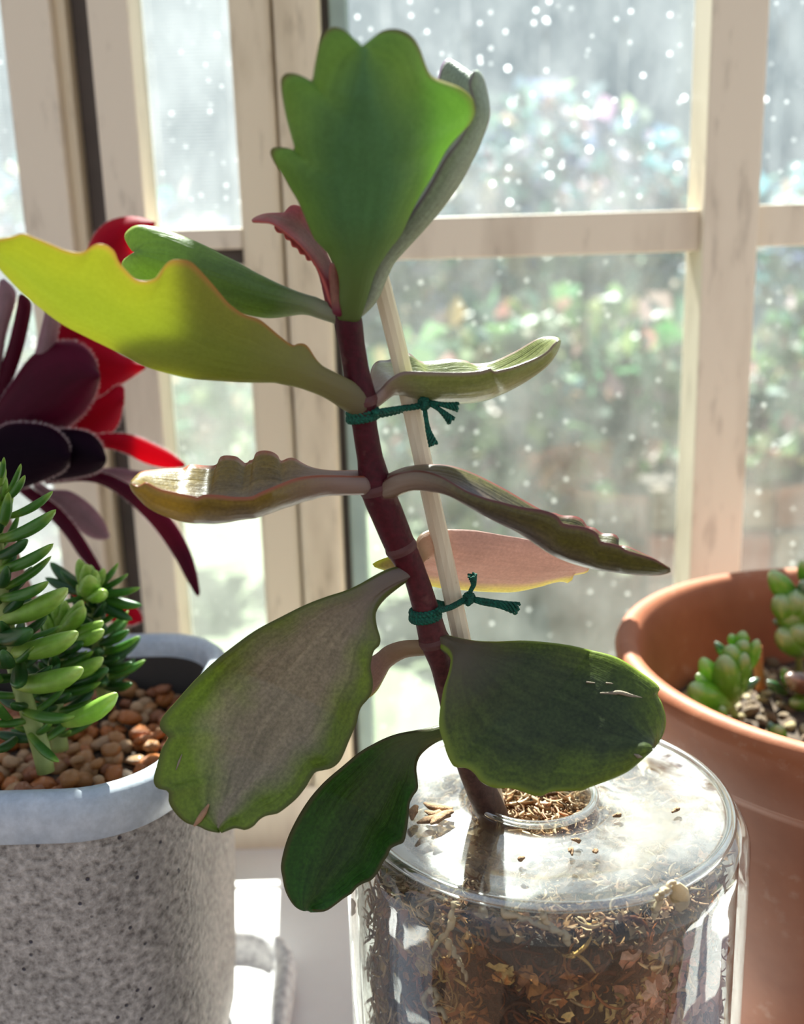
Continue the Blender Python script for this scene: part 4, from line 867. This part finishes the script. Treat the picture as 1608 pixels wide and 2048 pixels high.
h3 = [((118, 1262, .238), (x, y, Y), k) for x, y, Y, k in ((164, 1200, .232, 2), (168, 1213, .230, 2), (130, 1200, .235, 2), (110, 1208, .235, 2), (90, 1215, .236, 1), (85, 1238, .236, 3))]+[((130, 1268, .238), (207, 1243, .232, ), 2), ((132, 1280, .238), (207, 1260, .230), 2), ((120, 1295, .238), (165, 1284, .230), 3), ((112, 1330, .238), (187, 1302, .231), 1), ((118, 1350, .236), (206, 1315, .229), 2),
      ((130, 1365, .238), (217, 1336, .231), 3), ((118, 1385, .236), (202, 1364, .230), 1), ((90, 1395, .236), (142, 1386, .228), 3)]
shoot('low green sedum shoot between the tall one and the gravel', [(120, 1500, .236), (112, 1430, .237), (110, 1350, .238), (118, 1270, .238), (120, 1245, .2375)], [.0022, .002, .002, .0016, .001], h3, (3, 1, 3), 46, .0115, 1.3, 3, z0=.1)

# ------------------------------------------------------------------ dark red hairy rosette behind the planter
M_pur = leafmat('rosette_red', (.22, .008, .03), (.34, .01, .04), (.45, .08, .14), (.95, .02, .05), .6, .5, .2, spec=.1)
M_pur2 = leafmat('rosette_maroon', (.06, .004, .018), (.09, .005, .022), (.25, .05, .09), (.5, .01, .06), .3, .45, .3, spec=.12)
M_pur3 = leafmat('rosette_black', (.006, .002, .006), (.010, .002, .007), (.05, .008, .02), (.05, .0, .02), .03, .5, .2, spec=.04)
M_pur4 = leafmat('rosette_mauve', (.28, .17, .20), (.30, .15, .19), (.35, .2, .25), (.5, .3, .35), .3, .5, .3)
PB = (-.112, .350)
ppot = thing('small_plastic_pot', 'small dark plastic pot hidden behind the grey planter', 'pot', (*PB, ZT))
V, F = lathe([(0, ZT), (.022, ZT), (.0285, ZT+.052), (.030, ZT+.052), (.030, ZT+.058), (.0275, ZT+.058), (.026, ZT+.046), (0, ZT+.046)], *PB, 40); mk('body', V, F, simple('black_plastic', (.03, .03, .035), .5), ppot)
ros = thing('dark_red_rosette', 'dark red hairy-edged succulent leaning in at the left behind the green sedum', 'succulent', (*PB, ZT+.046))
rc = at(-30, 880, .315)
v, f, u = tube([Vector((*PB, ZT+.04)), Vector((PB[0]-.004, PB[1]-.005, .06)), Vector((rc.x, rc.y+.01, rc.z-.045)), rc], [.004, .0038, .0035, .004], 12, 30); mk('stem', v, f, simple('rosette_stem', (.20, .10, .09), .7, .4, 150), ros)
M_hair = simple('white_hair', (.85, .72, .74), .5, .05, 50, tw=.5)
def hairs(lf, sides=(0, -1), every=1, l=.0012):
    top, bot, N = LEAVES[lf.name]; V, F = [], []; rr = random.Random(3); mid = (top+bot)/2; n = len(mid)
    for s in sides:
        E2 = mid[:, s]; inn = mid[:, (1 if s == 0 else -2)]
        for i in range(4, n-1):
            for _ in range(2):
                q = rr.random(); p = E2[i]*(1-q)+E2[min(n-1, i+1)]*q; d = p-inn[i]; d = d/(np.linalg.norm(d)+1e-9)+np.array([rr.uniform(-.3, .3) for _ in range(3)]); p = Vector(p); d = Vector(d).normalized()
                a = d.orthogonal().normalized()*.00007; b = d.cross(a).normalized()*.00007; k = len(V); ll = l*rr.uniform(.6, 1.2)
                V += [p+a, p-a*.5+b, p-a*.5-b, p+d*ll]; F += [[k, k+1, k+3], [k+1, k+2, k+3], [k+2, k, k+3]]
    mk('edge_hairs', V, F, M_hair, lf, False, kind='stuff')
def rl(A, B, yb, yt, mat, bulge=.002, hair=True, T=.0016, M=None):
    nA = crom(A, 12); nB = crom(B, 12); M = M or [tuple(q) for q in (nA+nB)/2]
    o = leaf(ros, A, M, B, [yb, yt], [yb-bulge, yt-bulge], [yb, yt], mat, T=T, Tp=T*1.3, Ns=(8, 60), K=5)
    if hair: hairs(o)
    return o
rl([(0, 870), (25, 810), (60, 740), (95, 610)], [(20, 880), (50, 820), (95, 750), (118, 640), (96, 608)], .316, .300, M_pur4)
rl([(-15, 850), (-5, 760), (20, 680), (40, 590)], [(10, 870), (20, 780), (45, 700), (62, 610), (42, 588)], .314, .304, M_pur2)
rl([(-40, 850), (-35, 760), (-20, 660), (2, 560)], [(-10, 860), (0, 760), (12, 670), (32, 590), (6, 558)], .312, .306, M_pur4)
rl([(60, 800), (110, 640), (160, 540), (183, 478), (208, 448), (240, 435), (276, 434), (310, 446)], [(90, 820), (150, 700), (215, 590), (255, 525), (285, 480), (302, 458), (310, 447)], .318, .330, M_pur, .006)
rl([(40, 840), (110, 720), (175, 650), (230, 700), (262, 718), (291, 733)], [(60, 880), (130, 850), (200, 808), (236, 774), (266, 754), (291, 734)], .316, .322, M_pur, .003)
rl([(60, 860), (130, 820), (200, 795), (232, 772), (248, 776), (247, 800)], [(70, 870), (130, 862), (180, 882), (215, 872), (238, 846), (248, 802)], .314, .318, M_pur, .003)
rl([(-20, 830), (20, 770), (60, 715), (100, 688), (142, 682), (172, 695), (192, 722), (199, 752)], [(-20, 900), (30, 905), (80, 888), (125, 862), (165, 830), (190, 792), (200, 754)], .309, .300, M_pur2, .004)
rl([(100, 890), (160, 875), (205, 868), (260, 869), (310, 889), (345, 908), (370, 930)], [(100, 900), (160, 892), (212, 896), (250, 906), (290, 926), (335, 936), (370, 931)], .312, .306, M_pur, .001)
rl([(100, 960), (160, 948), (205, 946), (250, 964), (300, 994), (345, 1040), (375, 1090), (392, 1140), (398, 1190)], [(90, 965), (150, 961), (195, 966), (240, 990), (280, 1025), (315, 1064), (350, 1115), (372, 1155), (396, 1192)], .312, .296, M_pur2, .001)
rl([(150, 945), (200, 938), (240, 936), (290, 946)], [(150, 955), (200, 958), (250, 966), (290, 950)], .318, .320, M_pur4, .001, False)
rl([(70, 960), (100, 978), (140, 982), (180, 1008), (210, 1045), (218, 1074)], [(70, 975), (100, 1005), (140, 1046), (178, 1074), (205, 1080), (218, 1075)], .318, .320, M_pur4, .001, False)
rl([(40, 960), (75, 985), (118, 1015), (155, 1058), (185, 1105), (205, 1145)], [(30, 975), (60, 1000), (96, 1032), (132, 1072), (162, 1115), (196, 1148)], .315, .310, M_pur2, .001)
rl([(150, 1150), (200, 1180), (240, 1200), (276, 1218), (284, 1240)], [(140, 1200), (190, 1225), (230, 1245), (262, 1250), (284, 1242)], .322, .322, M_pur, .001)
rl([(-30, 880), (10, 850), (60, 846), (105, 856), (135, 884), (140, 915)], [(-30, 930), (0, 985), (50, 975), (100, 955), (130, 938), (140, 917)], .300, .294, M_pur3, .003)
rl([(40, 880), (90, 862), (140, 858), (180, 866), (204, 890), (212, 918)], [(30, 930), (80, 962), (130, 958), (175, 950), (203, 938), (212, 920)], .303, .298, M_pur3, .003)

# ------------------------------------------------------------------ jelly bean sedums in the terracotta pot
BM1 = fingermat('bean_green', (.40, .60, .10), (.20, .46, .06), (.62, .74, .45), .4, .22, 1.0); BM2 = fingermat('bean_dark', (.12, .22, .06), (.05, .14, .05), (.3, .4, .3), .1, .25, 1.0); BM3 = fingermat('bean_maroon', (.25, .12, .06), (.16, .06, .05), (.55, .40, .35), .2, .25, 1.0)
beans = [finger_mesh(21, BM1, .26, .95, .5, .1), finger_mesh(22, BM2, .26, .95, .5, .1), finger_mesh(23, BM3, .26, .95, .5, .1)]
def bean_plant(label, stem, L, r_=.0012):
    P = [at(*p) for p in stem]; t = thing('jelly_bean_sedum', label, 'succulent', tuple(P[0]), 'jelly bean sedums in the terracotta pot')
    v, f, u = tube(P, [r_]*len(P), 9, 16); mk('stem', v, f, M_sst, t)
    for b, tp_, k, w in L: put(beans[k], t, at(*b), at(*tp_), w)
sb = onz(1470, 1430, SZ+.001)
bean_plant('bright green jelly bean sedum with plump upright leaves nearest the left rim', [(1470, 1432, sb.y), (1462, 1405, sb.y-.001), (1470, 1340, sb.y), (1485, 1290, sb.y+.002)],
    [((1458, 1398, sb.y-.002), (1449, 1310, sb.y-.008), 0, .95), ((1450, 1392, sb.y), (1403, 1315, sb.y-.004), 0, .75), ((1450, 1404, sb.y-.003), (1380, 1372, sb.y-.009), 0, 1.05), ((1440, 1392, sb.y), (1395, 1348, sb.y-.004), 0, .9),
     ((1470, 1385, sb.y-.001), (1490, 1305, sb.y-.006), 0, .8), ((1490, 1340, sb.y), (1516, 1278, sb.y-.003), 0, .8), ((1470, 1330, sb.y), (1461, 1293, sb.y-.005), 0, 1.3), ((1480, 1300, sb.y+.003), (1487, 1262, sb.y), 0, 1.1),
     ((1480, 1310, sb.y), (1489, 1282, sb.y-.004), 0, 1.4), ((1460, 1320, sb.y+.004), (1430, 1283, sb.y+.004), 1, .8), ((1475, 1385, sb.y), (1520, 1355, sb.y+.001), 1, .7), ((1470, 1290, sb.y+.003), (1462, 1268, sb.y+.002), 0, 1.4)])
s2 = onz(1470, 1440, SZ+.001)
bean_plant('tiny green sedum bead poking up at the front rim', [(1446, 1446, sb.y-.012), (1443, 1432, sb.y-.012)], [((1440, 1438, sb.y-.013), (1446, 1412, sb.y-.014), 0, 1.4)], .0006)
s3 = onz(1592, 1340, SZ+.001).y
bean_plant('tall jelly bean sedum cluster cut by the right frame edge', [(1600, 1352, s3), (1598, 1290, s3-.004), (1600, 1210, s3-.008), (1612, 1150, s3-.01)],
    [((1590, 1205, s3-.01), (1542, 1142, s3-.016), 0, .8), ((1600, 1232, s3-.008), (1556, 1196, s3-.018), 0, 1.1), ((1605, 1225, s3-.008), (1590, 1192, s3-.02), 0, 1.2), ((1612, 1235, s3-.008), (1604, 1200, s3-.02), 0, 1.2),
     ((1620, 1290, s3-.006), (1560, 1266, s3-.018), 0, 1.0), ((1625, 1275, s3-.006), (1592, 1258, s3-.02), 0, 1.1), ((1612, 1170, s3-.01), (1604, 1120, s3-.014), 0, .7), ((1595, 1240, s3-.008), (1580, 1222, s3-.018), 0, 1.5), ((1590, 1262, s3), (1545, 1240, s3), 1, .7), ((1625, 1190, s3-.01), (1612, 1165, s3-.02), 1, 1.0)])
s4 = onz(1590, 1400, SZ+.001).y
bean_plant('maroon and green sedum sprig low at the right frame edge', [(1590, 1412, s4), (1600, 1385, s4-.002), (1612, 1360, s4-.004)],
    [((1625, 1375, s4-.004), (1576, 1352, s4-.012), 2, .95), ((1575, 1370, s4), (1568, 1336, s4-.003), 0, .75), ((1570, 1385, s4), (1534, 1362, s4-.002), 1, .8), ((1622, 1405, s4), (1582, 1404, s4-.008), 0, .8)])
s5 = onz(1545, 1480, SZ+.001).y
bean_plant('small dark green sedum offset just inside the front rim', [(1552, 1490, s5), (1552, 1470, s5)], [((1556, 1484, s5), (1556, 1452, s5-.004), 0, 1.2), ((1552, 1480, s5+.002), (1538, 1442, s5+.004), 1, 1.0), ((1548, 1486, s5), (1530, 1466, s5), 1, .9)], .0008)
a, b = at(1512, 1296, sb.y+.006), onz(1522, 1380, SZ)
tw_ = thing('dry_stem_stub', 'orange-brown cut stem stub beside the jelly bean sedum', 'stem', tuple(b)); v, f, u = tube([b, b.lerp(a, .5), a], [.0018, .0016, .0019], 10, 12); mk('stub', v, f, simple('orange_stub', (.50, .20, .07), .6), tw_)
